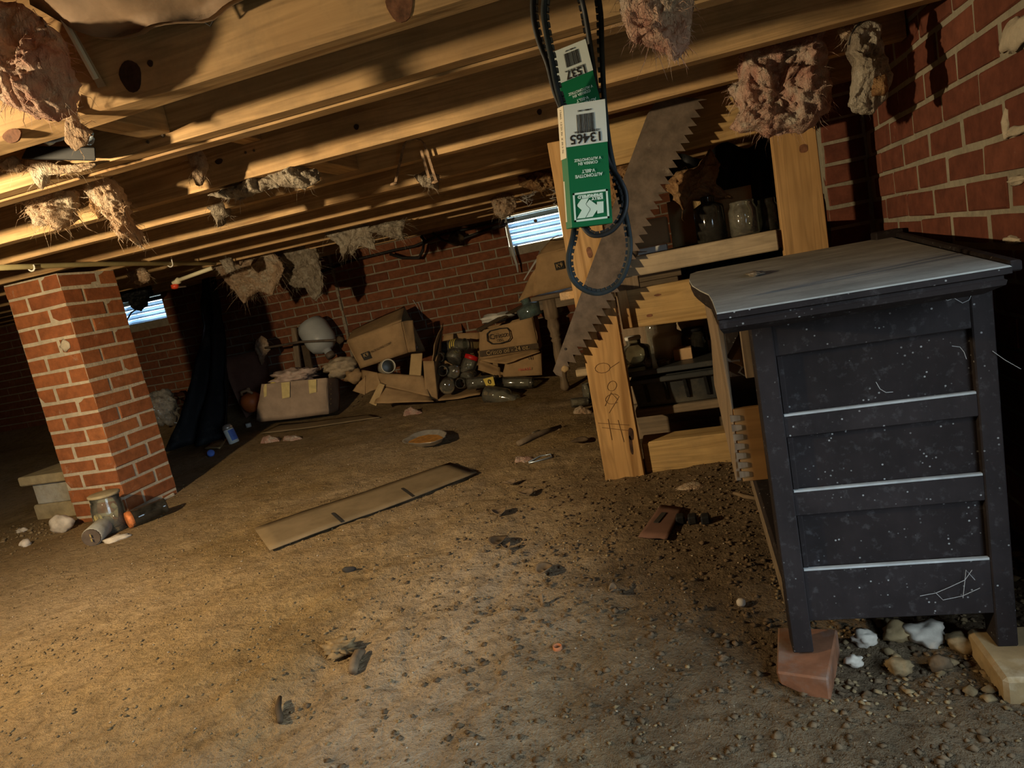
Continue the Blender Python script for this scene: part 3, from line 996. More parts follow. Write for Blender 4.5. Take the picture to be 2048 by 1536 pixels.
# ================================================================== vents
for i, (v, lab) in enumerate(zip(VENTS, ('bright metal louvre vent in the far wall beside the brick pier', 'bright metal louvre vent high in the far wall behind the wooden post'))):
    x0, x1, z0, z1 = v
    vt = thing('foundation_vent', ((x0 + x1) / 2, YB, z0), lab, 'vent', 'louvre vents in the far wall')
    mb = MB()
    t = 0.007
    mb.box(x0, x1, YB + .01, YB + .12, z0, z0 + t).box(x0, x1, YB + .01, YB + .12, z1 - t, z1)
    mb.box(x0, x0 + t, YB + .01, YB + .12, z0, z1).box(x1 - t, x1, YB + .01, YB + .12, z0, z1)
    mb.build('vent_frame', M['galv'], vt)
    n = 5
    for k in range(n):
        zc = z0 + t + (z1 - z0 - 2 * t) * (k + 0.5) / n
        h = (z1 - z0) / n
        pts = [(0.025, -h * 0.52), (0.040, -h * 0.46), (0.052, -h * 0.10), (0.068, h * 0.25), (0.082, h * 0.34), (0.084, h * 0.40), (0.066, h * 0.31), (0.048, -h * 0.06), (0.036, -h * 0.42), (0.025, -h * 0.47)]
        prof = [Vector((x0 + t, YB + d, zc + dz)) for d, dz in pts]
        MB().plate(prof, (x1 - x0 - 2 * t, 0, 0)).build('louvre', M['galv'], vt)
    p = (x0 + (x1 - x0) * 0.55, YB + 0.03, z1 - 0.07)
    MB().lathe([(.012, 0), (.012, .012), (.006, .016)], p, (0, -1, 0), 12, True, True).build('latch_knob', M['steel_rust'], vt)
    portal('vent_daylight', ((x0 + x1) / 2, YB + 0.125, (z0 + z1) / 2), (math.radians(-90), 0, math.radians(180)), x1 - x0, z1 - z0)
# ================================================================== work bench / shelf frame against the right corner
YP = 2.20                                    # front face of its posts
bench = thing('workbench', (0.0, 2.4, 0), 'rough pine workbench and shelf frame standing between the crosscut saw and the dresser', 'workbench')


def px_board(mb, pts, Y, depth):
    """board whose front face has these corners in the plane y = Y"""
    return mb.plate([at(px, py, Y) for px, py in pts], (0, depth, 0))


px_board(MB(), [(1094, 286), (1178, 270), (1225.6, 583), (1292, 967), (1213.6, 976)], YP, 0.04).build('post', M['pine_z'], bench, bevel=0.002)
px_board(MB(), [(1535, 205), (1624, 190), (1657, 480), (1690, 800), (1604, 800), (1567, 489)], YP, 0.04).build('post', M['pine_z'], bench, bevel=0.002)
# header board behind the posts, under the joists
px_board(MB(), [(1160, 348), (1170, 250), (1600, 140), (1600, 246)], 2.245, 0.04).build('header', M['pine_bench'], bench, bevel=0.002)
# bench top: two thick planks
za, zb2 = at(1253, 556, YP).z, at(1253, 517, YP).z
xa, xb = at(1240, 540, YP).x, at(1556, 480, YP).x
MB().box(xa, xb, YP, YP + .14, za, zb2).build('bench_plank', M['plank'], bench, bevel=0.003)
MB().box(xa - .01, 0.44, YP + .145, YP + .36, za, zb2 - .004).build('bench_plank', M['plank'], bench, bevel=0.003)
MB().box(xa - .01, 0.44, YP + .365, YP + .62, za, zb2 - .002).build('bench_plank', M['plank'], bench, bevel=0.003)
# front rail under the top, with a cleat at its end
px_board(MB(), [(1232, 585), (1250, 658), (1700, 600), (1700, 500)], 2.255, 0.038).build('rail', M['pine_bench'], bench, bevel=0.002)
px_board(MB(), [(1233, 583), (1252, 580), (1266, 655), (1246, 659)], 2.235, 0.018).build('cleat', M['pine_z'], bench, bevel=0.002)
# stub of a cross rail to the left of the post
MB().box(at(1119, 590, 2.24).x, at(1160, 590, 2.24).x, 2.24, 2.9, at(1120, 602, 2.24).z, at(1120, 586, 2.24).z).build('side_rail', M['pine_y'], bench, bevel=0.002)
MB().box(at(1148, 700, 2.6).x, at(1240, 700, 2.6).x, 2.55, 2.6, at(1140, 752, 2.6).z, at(1140, 738, 2.6).z).build('low_rail', M['plank'], bench, bevel=0.002)
# rear post and lower shelf
MB().box(at(1243, 660, 2.62).x, at(1293, 660, 2.62).x, 2.62, 2.66, 0.0, za).build('post', M['oldwood_z'], bench, bevel=0.002)
MB().box(0.47, 0.56, 2.80, 2.84, 0.0, za).build('post', M['oldwood_z'], bench, bevel=0.002)
zs = at(1252, 746, 2.30).z
MB().box(at(1252, 746, 2.30).x, 0.43, 2.30, 2.78, zs - .018, zs).build('lower_shelf', M['black_bin'], bench, bevel=0.002)
# two boards at the bottom
px_board(MB(), [(1262, 812), (1285, 872), (1560, 850), (1560, 770)], 2.50, 0.03).build('bottom_board', M['oldwood_x'], bench, bevel=0.002)
za2, zb3 = at(1297, 964, 2.23).z, at(1285, 886, 2.23).z
MB().box(at(1290, 930, 2.23).x, 0.44, 2.23, 2.33, za2, zb3).build('bottom_beam', M['pine_bench'], bench, bevel=0.004)
# knots, dark nail stains and pencilled figures on the posts
for px, py, rx, rz, Y in ((1179, 505, .010, .018, YP), (1198, 672, .008, .016, YP), (1607, 297, .014, .012, YP), (1315, 590, .010, .004, 2.255), (1299, 631, .012, .005, 2.255), (1262, 890, .006, .034, YP), (1262, 868, .010, .022, YP)):
    p = at(px, py, Y)
    ring = [(p.x + rx * math.cos(a) * (1 + .2 * math.sin(2 * a + px)), Y - 0.0009, p.z + rz * math.sin(a)) for a in [2 * math.pi * i / 16 for i in range(16)]]
    MB().plate(ring, (0, 0.002, 0)).build('knot', M['knot_red' if py < 700 else 'knot'], bench)


def scribble(pts, r=0.0011, Y=YP, mat='pencil', parent=None, name='pencil_mark'):
    MB().tube([at(px, py, Y) + Vector((0, -0.0006, 0)) for px, py in pts], r, 5).build(name, M[mat], parent)


def arc(cx_, cy_, rx, ry, a0, a1, n=12, tilt=0.17):
    out = []
    for i in range(n + 1):
        a = math.radians(a0 + (a1 - a0) * i / n)
        x, y = rx * math.cos(a), ry * math.sin(a)
        out.append((cx_ + x - y * tilt, cy_ + y + x * tilt * 0))
    return out


scribble(arc(1205, 736, 15, 10, 0, 360) + [(1238, 724)], parent=bench)
scribble(arc(1224, 772, 9, 10, 0, 360), parent=bench)
scribble(arc(1225, 798, 14, 10, 40, 330) + [(1218, 826)], parent=bench)
scribble([(1210, 812), (1222, 785), (1236, 800)], parent=bench)
scribble([(1196, 846), (1258, 850)], parent=bench)
scribble([(1204, 855), (1256, 861)], parent=bench)
scribble([(1216, 838), (1224, 880)], parent=bench)
scribble([(1236, 840), (1248, 884)], parent=bench)

# ---- things on the bench top
ZT = zb2


def carton(name, fbl, fbr, ftl, Y, depth, mat, label, cat='box', group=None, open_top=True, z=None):
    """upright carton from its front corners: five panels and flaps"""
    a, b, c = at(*fbl, Y), at(*fbr, Y), at(*ftl, Y)
    ux = (b - a); up = Vector((0, 0, c.z - a.z)); dy = Vector((0, depth, 0))
    if z is not None:
        dz = z - a.z; a = a + Vector((0, 0, dz)); ux = Vector((ux.x, 0, 0))
    t = thing(name, a + ux / 2 + dy / 2, label, cat, group)
    th = 0.004
    grid_panel('front_panel', (a, a + ux, a + ux + up, a + up), M[mat], t, th, 6, 0.003, 1)
    grid_panel('back_panel', (a + dy, a + ux + dy, a + ux + dy + up, a + dy + up), M[mat], t, th, 4, 0.003, 2)
    grid_panel('side_panel', (a, a + dy, a + dy + up, a + up), M[mat], t, th, 4, 0.003, 3)
    grid_panel('side_panel', (a + ux, a + ux + dy, a + ux + dy + up, a + ux + up), M[mat], t, th, 4, 0.003, 4)
    grid_panel('bottom_panel', (a, a + ux, a + ux + dy, a + dy), M[mat], t, th, 2, 0.001, 5)
    if not open_top:
        grid_panel('top_flap', (a + up, a + ux + up, a + ux + dy + up, a + dy + up), M[mat], t, th, 4, 0.003, 6)
    return t, a, ux, up, dy


carton('cardboard_box', (1348, 503), (1512, 470), (1337, 412), 2.52, 0.2, 'card_tan', 'tan cardboard box on the workbench top behind the dark jug', z=ZT + .001)
carton('cardboard_box', (1268, 483), (1336, 470), (1262, 432), 2.42, 0.1, 'card', 'low brown carton on the workbench top between the saw and the tan box', z=ZT + .022, open_top=False)
p = at(1306, 500, 2.42)
tag(MB().box(p.x - .075, p.x + .048, 2.36, 2.56, ZT + .0005, ZT + .02).build('paper_stack', M['paper'], bevel=0.002),
    'flat stack of white paper under the low brown carton on the workbench', 'paper')


def jar(name, base, axis, r, h, label, cat='jar', mat='glass', neck=0.72, lid=None, group=None, n=20, lidh=0.10, shoulder=0.72, foot=True, thick=True):
    """glass jar: wall with thickness, shoulder, threaded neck and (perhaps) lid"""
    base, axis = Vector(base), Vector(axis).normalized()
    t = thing(name, base, label, cat, group)
    rn = r * neck
    out = [(r * .90, 0), (r, h * .03), (r * 1.0, h * shoulder * .5), (r * .995, h * shoulder), (r * .93, h * (shoulder + .06)), (rn * 1.06, h * (shoulder + .14)),
           (rn, h * (shoulder + .17)), (rn * 1.05, h * .91), (rn, h * .94), (rn * 1.06, h * .97), (rn, h)]
    inn = [(rn - r * .07, h), (rn - r * .08, h * (shoulder + .17)), (r * .92, h * shoulder), (r * .92, h * .05), (r * .3, h * .035)]
    MB().lathe(out + (inn if thick else []), base, axis, n, True, True).build('jar_body', M[mat], t, True)
    if lid:
        MB().lathe([(rn * 1.12, h * (1 - lidh)), (rn * 1.16, h * (1 - lidh * .5)), (rn * 1.15, h * 1.01), (rn * 1.05, h * 1.025)], base, axis, n, True, True).build('jar_lid', M[lid], t, True)
    return t


def stand_jar(px, py0, py1, Y, z, rpx, label, **kw):
    a = at(px, py0, Y)
    h = abs(at(px, py1, Y).z - a.z)
    r = rpx / F_PX * Y * 1.03
    return jar(kw.pop('name', 'glass_jar'), (a.x, Y, z), (0, 0, 1), r, h, label, **kw)


stand_jar(1428, 500, 408, 2.36, ZT, 27, 'dark brown glass jug in front of the tan box on the workbench', mat='glass_dark', neck=0.42, name='glass_jug')
stand_jar(1493, 482, 412, 2.32, ZT, 25, 'empty clear glass jar on the workbench left of the right post', neck=0.8)
stand_jar(1541, 470, 405, 2.36, ZT, 19, 'brown glass jar half behind the right post of the workbench', mat='glass_dark', neck=0.75)
# ---- on the lower shelf
ZS = zs
stand_jar(1277, 748, 690, 2.42, ZS, 30, 'wide clear jar with white lid on the lower bench shelf', neck=0.45, lid='paper', shoulder=0.6, lidh=.09)
stand_jar(1346, 740, 672, 2.50, ZS, 30, 'cream milk-glass crock with ringed neck on the lower bench shelf', mat='milk', neck=0.62, shoulder=.62, name='crock')
stand_jar(1319, 738, 668, 2.64, ZS, 18, 'tall dusty preserving jar behind the cream crock on the shelf', neck=0.85)
stand_jar(1396, 732, 680, 2.48, ZS, 24, 'dark jar with black lid at the right of the cream crock', mat='glass_dark', neck=0.75, lid='black_plastic')
p = at(1368, 735, 2.40)
tag(MB().box(p.x - .028, p.x + .035, 2.39, 2.46, ZS, ZS + .04).build('small_carton', M['kraft'], bevel=0.002), 'small tan carton leaning before the cream crock on the shelf', 'box')
p = at(1313, 740, 2.38)
tag(MB().lathe([(.022, 0), (.024, .012), (.02, .016)], (p.x + .03, 2.36, ZS), (0, 0, 1), 16, True, True).build('jar_lid', M['steel_rust']), 'rusty jar lid lying beside the wide clear jar on the shelf', 'lid')
p = at(1303, 742, 2.37)
tag(MB().lathe([(.012, 0), (.013, .025), (.008, .03), (.008, .036)], (p.x - .004, 2.335, ZS), (0, 0, 1), 14, True, True).build('glass_vial', M['glass'], None, True), 'tiny clear glass bottle beside the wide clear jar on the shelf', 'bottle')
p = at(1390, 650, 2.62)
o = lump('stuffed_sack', (p.x + .02, 2.66, ZS + .125), (.10, .08, .105), M['kraft_grey'], None, 4, .3, 3, flat=.118)
tag(o, 'dusty lumpy sack at the back of the lower bench shelf', 'sack')
for kx, v in enumerate((1328, 1345)):
    pass
# ribbed black storage bin under the shelf
q0, q1 = at(1275, 812, 2.34), at(1440, 790, 2.34)
zb0, zb1 = q0.z - .012, zs - .03
binn = thing('storage_bin', ((q0.x + q1.x) / 2, 2.45, zb0), 'black ribbed plastic bin under the lower shelf of the workbench', 'bin')
MB().hexa([(q0.x, 2.35, zb0), (q1.x + .02, 2.35, zb0), (q1.x + .02, 2.49, zb0), (q0.x, 2.49, zb0), (q0.x - .01, 2.325, zb1), (q1.x + .03, 2.325, zb1), (q1.x + .03, 2.49, zb1), (q0.x - .01, 2.49, zb1)]).build('bin_body', M['black_bin'], binn, bevel=0.004)
for k in range(4):
    x = q0.x + .035 + k * .068
    MB().hexa([(x, 2.337, zb0 + .02), (x + .014, 2.337, zb0 + .02), (x + .014, 2.36, zb0 + .02), (x, 2.36, zb0 + .02), (x - .006, 2.312, zb1 - .01), (x + .006, 2.312, zb1 - .01), (x + .006, 2.34, zb1 - .01), (x - .006, 2.34, zb1 - .01)]).build('rib', M['black_plastic'], binn, bevel=0.002)
MB().box(q0.x - .02, q1.x + .03, 2.305, 2.33, zb1 - .02, zb1 - .002).build('bin_rim', M['black_bin'], binn, bevel=0.003)
MB().box(q0.x - .01, q1.x + .03, 2.335, 2.49, zb0 - .03, zb0 - .001).build('bin_runner', M['oldwood_x'], binn, bevel=0.003)
# black sheet hung behind the bench
vs = []; fs = []
nx_, nz_ = 26, 20
for j in range(nz_ + 1):
    for i in range(nx_ + 1):
        u, v = i / nx_, j / nz_
        x = -0.02 + u * 0.48; z = S + 0.30 - v * 0.62
        vs.append((x, 2.86 + .03 * math.sin(u * 22 + 2 * math.sin(v * 5)) + .05 * float(fbm(u * 5, v * 4, 3, 3)), z + .02 * math.sin(u * 17)))
for j in range(nz_):
    for i in range(nx_):
        a = j * (nx_ + 1) + i
        fs.append((a, a + 1, a + nx_ + 2, a + nx_ + 1))
sheet = mesh_obj('plastic_sheet', vs, fs, M['black_plastic'], None, True)
md = sheet.modifiers.new('thick', 'SOLIDIFY'); md.thickness = 0.002
tag(sheet, 'crumpled black plastic sheet hanging behind the workbench jars', 'sheet')
o = fluff('insulation_tuft', [(1395, 335), (1420, 300), (1440, 330), (1430, 370), (1465, 395), (1425, 404), (1385, 402), (1366, 420), (1350, 398), (1330, 372), (1352, 345)], 2.40, .05, M['wool_brown'], seed=41, strands=120, slen=.03)
tag(o, 'dark brown rag of insulation drooping behind the toothed edge of the saw', 'insulation')
o = fluff('insulation_tuft', [(1215, 340), (1262, 318), (1292, 340), (1275, 400), (1240, 450), (1222, 400)], 2.62, .04, M['wool_brown'], seed=42, strands=80, slen=.03)
tag(o, 'brown tuft of insulation behind the belt loop and the saw', 'insulation')
# knob with a spike beside the saw
p = at(1266, 505, 2.19)
kn = thing('drawer_knob', p, 'dark round knob on a thin spike beside the saw teeth', 'knob')
MB().lathe([(.006, -.008), (.017, -.004), (.020, .004), (.017, .013), (.008, .018)], p, (-.3, -.9, .1), 16, True, True).build('knob_head', M['ink_brown'], kn, True)
MB().tube([p, at(1294, 503, 2.20)], [.003, .0012], 6).build('spike', M['steel_rust'], kn)

# ================================================================== crosscut saw
YS = 2.165
back = [(1322, 190), (1295, 228), (1240, 375), (1170, 565), (1106, 742)]
front = [(1112, 750), (1130, 741), (1152, 712), (1178, 672), (1205, 628), (1232, 580), (1262, 520), (1285, 470), (1305, 425), (1328, 372), (1352, 320), (1372, 280), (1395, 225), (1408, 190)]
saw = thing('crosscut_saw', at(1180, 540, YS), 'big rusty crosscut saw blade hanging in front of the left bench post', 'saw')
poly = list(back)
acc = 0.0
edge = []
for (x0, y0), (x1, y1) in zip(front[:-1], front[1:]):
    L = math.hypot(x1 - x0, y1 - y0)
    k = max(1, int(L / 1.5))
    edge += [(x0 + (x1 - x0) * i / k, y0 + (y1 - y0) * i / k) for i in range(k)]
pts = []
d = 0.0; last = edge[0]; n = 0
step = 8.2
samples = []
for e in edge:
    d += math.hypot(e[0] - last[0], e[1] - last[1]); last = e
    if d >= step:
        d = 0; samples.append(e)
for i, e in enumerate(samples):
    a = samples[max(0, i - 1)]; b = samples[min(len(samples) - 1, i + 1)]
    tx, ty = b[0] - a[0], b[1] - a[1]; L = math.hypot(tx, ty)
    nxp, nyp = -ty / L, tx / L
    g = (9 if i % 2 == 0 else -7)
    if i % 8 == 7: g = -9
    pts.append((e[0] + nxp * g, e[1] + nyp * g))
MB().plate([at(px, py, YS) for px, py in poly + [front[0]] + pts], (0, 0.004, 0)).build('saw_blade', M['steel_rust'], saw)
for px, py in ((1131, 698), (1237, 551)):
    p = at(px, py, YS - .0006)
    MB().lathe([(.0045, 0), (.004, .0015)], p, (0, -1, 0), 10, True, True).build('rivet_hole', M['ink'], saw)
MB().tube([at(1340, 200, YS) + Vector((0, -.004, 0)), at(1340, 200, YS) + Vector((0, .06, 0))], .004, 8).build('hanging_nail', M['steel_rust'], saw)
lump('dried_mud', at(1130, 738, YS) , (.014, .006, .012), M['clod'], saw, 3, .5, 2)

# ================================================================== V-belts in their card sleeves
YV = 1.03


def sleeve(name, tl, tr, bl, br, Y, label, number, size, group, back=0.0):
    """card sleeve hanging upside down: front face corners in the picture, 12 mm deep"""
    A, B, C, D = at(*tl, Y), at(*tr, Y), at(*bl, Y), at(*br, Y)
    t = thing(name, (A + B) / 2, label, 'belt sleeve', group)
    ux = (B - A); uy = (A - C)
    w, h = ux.length, uy.length
    nrm = ux.cross(uy).normalized()
    if nrm.y > 0: nrm = -nrm
    dep = 0.0125
    side = Vector((-0.010, 0.0095, 0))
    MB().plate([A, B, D, C], side).build('sleeve_card', M['green'], t, bevel=0.0008)
    ex, ey = ux / w, uy / h

    def P(u, v, o=0.0006):                     # u across from left, v down from the top, metres fractions of w and h
        return A + ux * u - uy * v + nrm * o + (D - C - ux) * (u * v)

    frac = 0.40 if number == '1537' else 0.335
    MB().plate([P(0, 0), P(1, 0), P(1, frac), P(0, frac)], -nrm * 0.0004).build('white_panel', M['label_white'], t)
    # cream and green edge of the card on the left side
    es = side
    MB().plate([A + Vector((-.0005, 0, 0)), A + es + Vector((-.0007, 0, 0)), A - uy * .42 + es + Vector((-.0007, 0, 0)), A - uy * .42 + Vector((-.0005, 0, 0))], (-.0003, 0, 0)).build('side_label', M['cream'], t)
    MB().plate([A - uy * .60 + Vector((-.0006, .004, 0)), A - uy * .60 + es * .8 + Vector((-.0007, 0, 0)), A - uy * .94 + es * .8 + Vector((-.0007, 0, 0)), A - uy * .94 + Vector((-.0006, .004, 0))], (-.0003, 0, 0)).build('side_label', M['cream'], t)
    X, Yu = -ex, -ey                            # writing is upside down
    Mx = lambda u, v: frame(P(u, v, .0011), X, Yu)
    # bar code
    mb = MB(); u = .30; rb = random.Random(int(number[:4]))
    v0, v1 = (.09, .24) if number != '1537' else (.08, .25)
    while u < .72:
        wd = rb.choice((.008, .008, .014, .022))
        mb.plate([P(u, v0, .0009), P(u + wd, v0, .0009), P(u + wd, v1, .0009), P(u, v1, .0009)], nrm * .0003)
        u += wd + rb.choice((.008, .012, .018))
    mb.build('bar_code', M['ink'], t)
    text('small_print', '0 98821 ' + number, w * .055, Mx(.5, v0 - .028), M['ink'], t)
    text('size_print', size, w * .085, Mx(.52, frac - .105), M['ink'], t)
    text('number_print', number, w * .30, Mx(.50 if number != '1537' else .55, frac - .056), M['ink'], t, bold=0.0004, sx=1.08)
    text('side_print', number + '  ' + size.upper(), .0055, frame(A - uy * .2 + es * .5 + Vector((-.0016, -.0002, 0)), -ey, Vector((0.2, -1, 0))), M['ink'], t)
    if number == '1537':
        text('white_print', 'CORREA EN\nV AUTOMOTRIZ', w * .10, Mx(.55, .60), M['mint'], t, bold=.0002)
        text('white_print', 'AUTOMOTIVE\nV-BELT', w * .12, Mx(.55, .72), M['mint'], t, bold=.0002)
        return t
    text('white_print', 'CORREA EN\nV AUTOMOTRIZ', w * .088, Mx(.5, .467), M['mint'], t, bold=.0002)
    text('white_print', 'AUTOMOTIVE\nV-BELT', w * .105, Mx(.5, .565), M['mint'], t, bold=.0002)
    # emblem: frame, two-line name and the joined letters
    mb = MB()
    o0, o1, q0_, q1_ = .085, .925, .715, .955
    for (a, b, c, d) in ((o0, o1, q0_, q0_ + .016), (o0, o1, q1_ - .016, q1_), (o0, o0 + .045, q0_, q1_), (o1 - .045, o1, q0_, q1_)):
        mb.plate([P(a, c, .0009), P(b, c, .0009), P(b, d, .0009), P(a, d, .0009)], nrm * .0003)
    mb.build('emblem_frame', M['mint'], t)
    text('emblem_print', 'SPRINGFIELD', w * .098, Mx(.5, .752), M['mint'], t, bold=.0004, sx=1.08)
    text('emblem_print', 'KELLY', w * .098, Mx(.67, .777), M['mint'], t, bold=.0004, sx=1.02)
    L = lambda x, y: P((x - 555) / 1020 * 1.0 - .0 + (y - 1000) * -.00006, (y - 1470) / 1470 * .44 + .995 if False else .715 + (y - 500) / 870 * .245, .0010)
    gl = lambda pts_: [P(.085 + (x - 600 - (y - 500) * .09) / 880 * .84, .715 + (y - 545 + (x - 600) * .115) / 835 * .24, .0010) for x, y in pts_]
    MB().plate(gl([(830, 712), (1015, 690), (945, 850), (965, 900), (1050, 985), (1050, 1030), (945, 1252), (735, 1270), (850, 1030), (740, 920), (735, 870)]), nrm * .0003).build('emblem_letter', M['mint'], t)
    MB().plate(gl([(1035, 732), (1225, 890), (1222, 800), (1385, 790), (1400, 1112), (1245, 1138), (1238, 1030), (1130, 1222), (965, 1246), (1068, 1030), (1065, 985), (975, 890), (960, 850)]), nrm * .0003).build('emblem_letter', M['mint'], t)
    return t


sleeve('belt_sleeve', (1106, 104), (1171, 78), (1136, 262), (1209, 232), YV + .034, 'upper green and white belt sleeve printed 1537 behind the other sleeve', '1537', '13/32 in. x 37.5 in.', 'V-belt card sleeves')
sleeve('belt_sleeve', (1127, 211), (1210, 198), (1143, 456), (1226, 446), YV, 'lower green and white belt sleeve printed 13465 with white emblem', '13465', '13/32 in. x 46.5 in.', 'V-belt card sleeves')


def vbelt(name, pts, label, mat, group, r=0.0062, Yf=None):
    """closed cogged belt: smooth outer face, small cogs all along the inner face"""
    # Catmull-Rom through the picture points
    P3 = [at(px, py, Y) for px, py, Y in pts]
    n = len(P3); path = []
    for i in range(n):
        a, b, c, d = P3[i - 1], P3[i], P3[(i + 1) % n], P3[(i + 2) % n]
        for k in range(10):
            t = k / 10
            path.append(0.5 * ((2 * b) + (c - a) * t + (2 * a - 5 * b + 4 * c - d) * t * t + (3 * b - a - 3 * c + d) * t ** 3))
    cen = sum(path, Vector()) / len(path)
    vs = []; fs = []; m = len(path)
    per = 0.0; cog = MB()
    w = Vector((0, 0.0065, 0))
    inn_prev = 0
    for i, p in enumerate(path):
        d = (path[(i + 1) % m] - path[i - 1]).normalized()
        inn = d.cross(Vector((0, 1, 0))).normalized()
        vs += [p - inn * r * .75 - w, p - inn * r * .75 + w, p + inn * r * .35 + w * .7, p + inn * r * .35 - w * .7]
    for i in range(m):
        a = i * 4; b = ((i + 1) % m) * 4
        for k in range(4):
            k2 = (k + 1) % 4
            fs.append((a + k, a + k2, b + k2, b + k))
    t = thing(name, P3[0], label, 'belt', group)
    mesh_obj('belt_band', vs, fs, M[mat], t, True)
    acc = 0.0
    for i, p in enumerate(path):
        q = path[(i + 1) % m]
        acc += (q - p).length
        if acc > 0.0078:
            acc = 0
            d = (q - p).normalized(); inn = d.cross(Vector((0, 1, 0))).normalized()
            cog.obox(p + inn * r * .52, d * .0031, w * .62, inn * r * .36)
    cog.build('belt_cogs', M[mat], t)
    return t


vbelt('v_belt', [(1112, -62, YV), (1074, -20, YV), (1069, 30, YV), (1080, 82, YV), (1098, 130, YV), (1112, 185, YV + .012), (1140, 260, YV + .020), (1155, 350, YV + .020), (1162, 430, YV + .020), (1174, 460, YV + .016),
                 (1194, 470, YV + .012), (1225, 458, YV + .012), (1247, 425, YV + .012), (1250, 390, YV + .014), (1238, 360, YV + .016), (1214, 320, YV + .022), (1198, 250, YV + .024), (1190, 170, YV + .058), (1174, 60, YV + .058), (1162, 0, YV + .05), (1146, -45, YV + .01)],
      'shorter black V-belt with its lower loop ending beside the printed sleeve', 'rubber', 'cogged V-belts hanging from a joist')
vbelt('v_belt', [(1150, -70, YV - .02), (1102, -30, YV - .02), (1090, 20, YV - .018), (1096, 72, YV - .018), (1106, 122, YV - .014), (1117, 180, YV + .004), (1150, 300, YV + .034), (1154, 400, YV + .034), (1149, 465, YV + .030), (1139, 515, YV + .024), (1145, 553, YV + .02), (1166, 576, YV + .02),
                 (1198, 585, YV + .02), (1232, 570, YV + .02), (1252, 535, YV + .02), (1259, 490, YV + .024), (1250, 430, YV + .032), (1232, 360, YV + .036), (1217, 290, YV + .038), (1207, 200, YV + .058), (1202, 100, YV + .066), (1199, 20, YV + .066), (1185, -40, YV + .04)],
      'longer black V-belt whose bottom loop hangs across the saw blade', 'rubber_dusty', 'cogged V-belts hanging from a joist')
q = at(1130, -66, YV)
tag(MB().tube([(q.x, YV - .05, q.z - .006), (q.x, YV + .05, q.z - .004)], .004, 8).build('long_nail', M['steel_rust'], None), 'long nail in the joist from which the V-belts hang', 'nail')

# ================================================================== dresser
YD = 1.10
zt_ = S - 0.112
dresser = thing('dresser', (0.27, 1.6, 0), 'dark panelled wooden dresser with a thick dusty top at the right', 'dresser')
XL, XRR = 0.082, 0.412
zleg = at(1584, 1307, YD).z
lw = at(1560, 700, YD).x - at(1505, 700, YD).x
D = lambda px, py: at(px, py, YD).z
# near side: two stiles that run down into legs, four rails and three sunk panels
x_in0, x_in1 = at(1552, 714, YD).x, at(1945, 660, YD).x
for name, x0, x1 in (('leg', XL, x_in0), ('leg', x_in1, XRR)):
    MB().box(x0, x1, YD, YD + .045, zleg, zt_ - .033).build(name, M['dresser_frame'], dresser, bevel=0.002)
zr = [(D(1551, 714), zt_ - .033), (D(1572, 877), D(1566, 833)), (D(1593, 1033.7), D(1585, 985)), (D(1621, 1244), D(1606, 1142))]
for z0, z1 in zr:
    MB().box(x_in0 - .001, x_in1 + .001, YD + .0025, YD + .03, z0, z1).build('side_rail', M['dresser_frame'], dresser, bevel=0.0015)
    if z0 != zr[0][0]:
        MB().box(x_in0 + .001, x_in1 - .001, YD + .0015, YD + .008, z1 - .0012, z1 + .0022).build('dust_line', M['dust_edge'], dresser)
for (a, _), (_, b) in zip(zr[:-1], zr[1:]):
    MB().box(x_in0 - .004, x_in1 + .004, YD + .014, YD + .022, b - .006, a + .006).build('side_panel', M['dresser'], dresser)
    MB().box(x_in0, x_in0 + .010, YD + .006, YD + .018, b, a).build('panel_bead', M['dresser'], dresser, bevel=0.002)
YE = 2.10
for name, x0, x1 in (('leg', XL, XL + .04), ('leg', XRR - .04, XRR)):
    MB().box(x0, x1, YE - .045, YE, -0.03, zt_ - .033).build(name, M['dresser_frame'], dresser, bevel=0.002)
MB().box(XL + .03, XRR - .03, YE - .03, YE - .015, 0.10, zt_ - .033).build('far_side', M['dresser'], dresser)
MB().box(XRR - .02, XRR - .008, YD + .045, YE - .045, 0.10, zt_ - .033).build('back_board', M['dresser'], dresser)
MB().box(XL, XL + .03, YD + .045, YE - .045, 0.145, 0.185).build('front_rail', M['dresser_frame'], dresser, bevel=0.002)
MB().box(XL + .004, XL + .016, YD + .045, YE - .045, 0.06, 0.145).build('apron', M['oldwood_x'], dresser, bevel=0.002)
MB().box(XL + .03, XRR - .02, YD + .045, YE - .045, 0.16, 0.172).build('bottom_board', M['oldwood_x'], dresser)
MB().box(XL + .002, XL + .03, YD + .045, YE - .045, zt_ - .075, zt_ - .033).build('front_rail', M['dresser_frame'], dresser, bevel=0.002)
# moulded top with its shaped front edge
zt = lambda px, py, dz=0.0: atz(px, py, zt_ + dz)
edge_px = [(1433, 626), (1424, 601), (1417, 589), (1400, 581), (1384, 571), (1378, 560), (1380, 548), (1390, 534), (1394, 524)]
front_e = [zt(*e) for e in edge_px]
far_r, near_r = zt(1771, 473), zt(2024, 530)
far_l = front_e[-1]
top_poly = front_e + [Vector((far_r.x, max(far_r.y, 2.05), zt_)), near_r]
for i, v in enumerate(top_poly):
    if v.y > 2.16: v.y = 2.16


def ring_off(poly, d):
    c = sum(poly, Vector()) / len(poly)
    out = []
    for v in poly:
        out.append(Vector((v.x + (c.x - v.x) * d / 0.2, v.y + (c.y - v.y) * d / 0.5, v.z)))
    return out


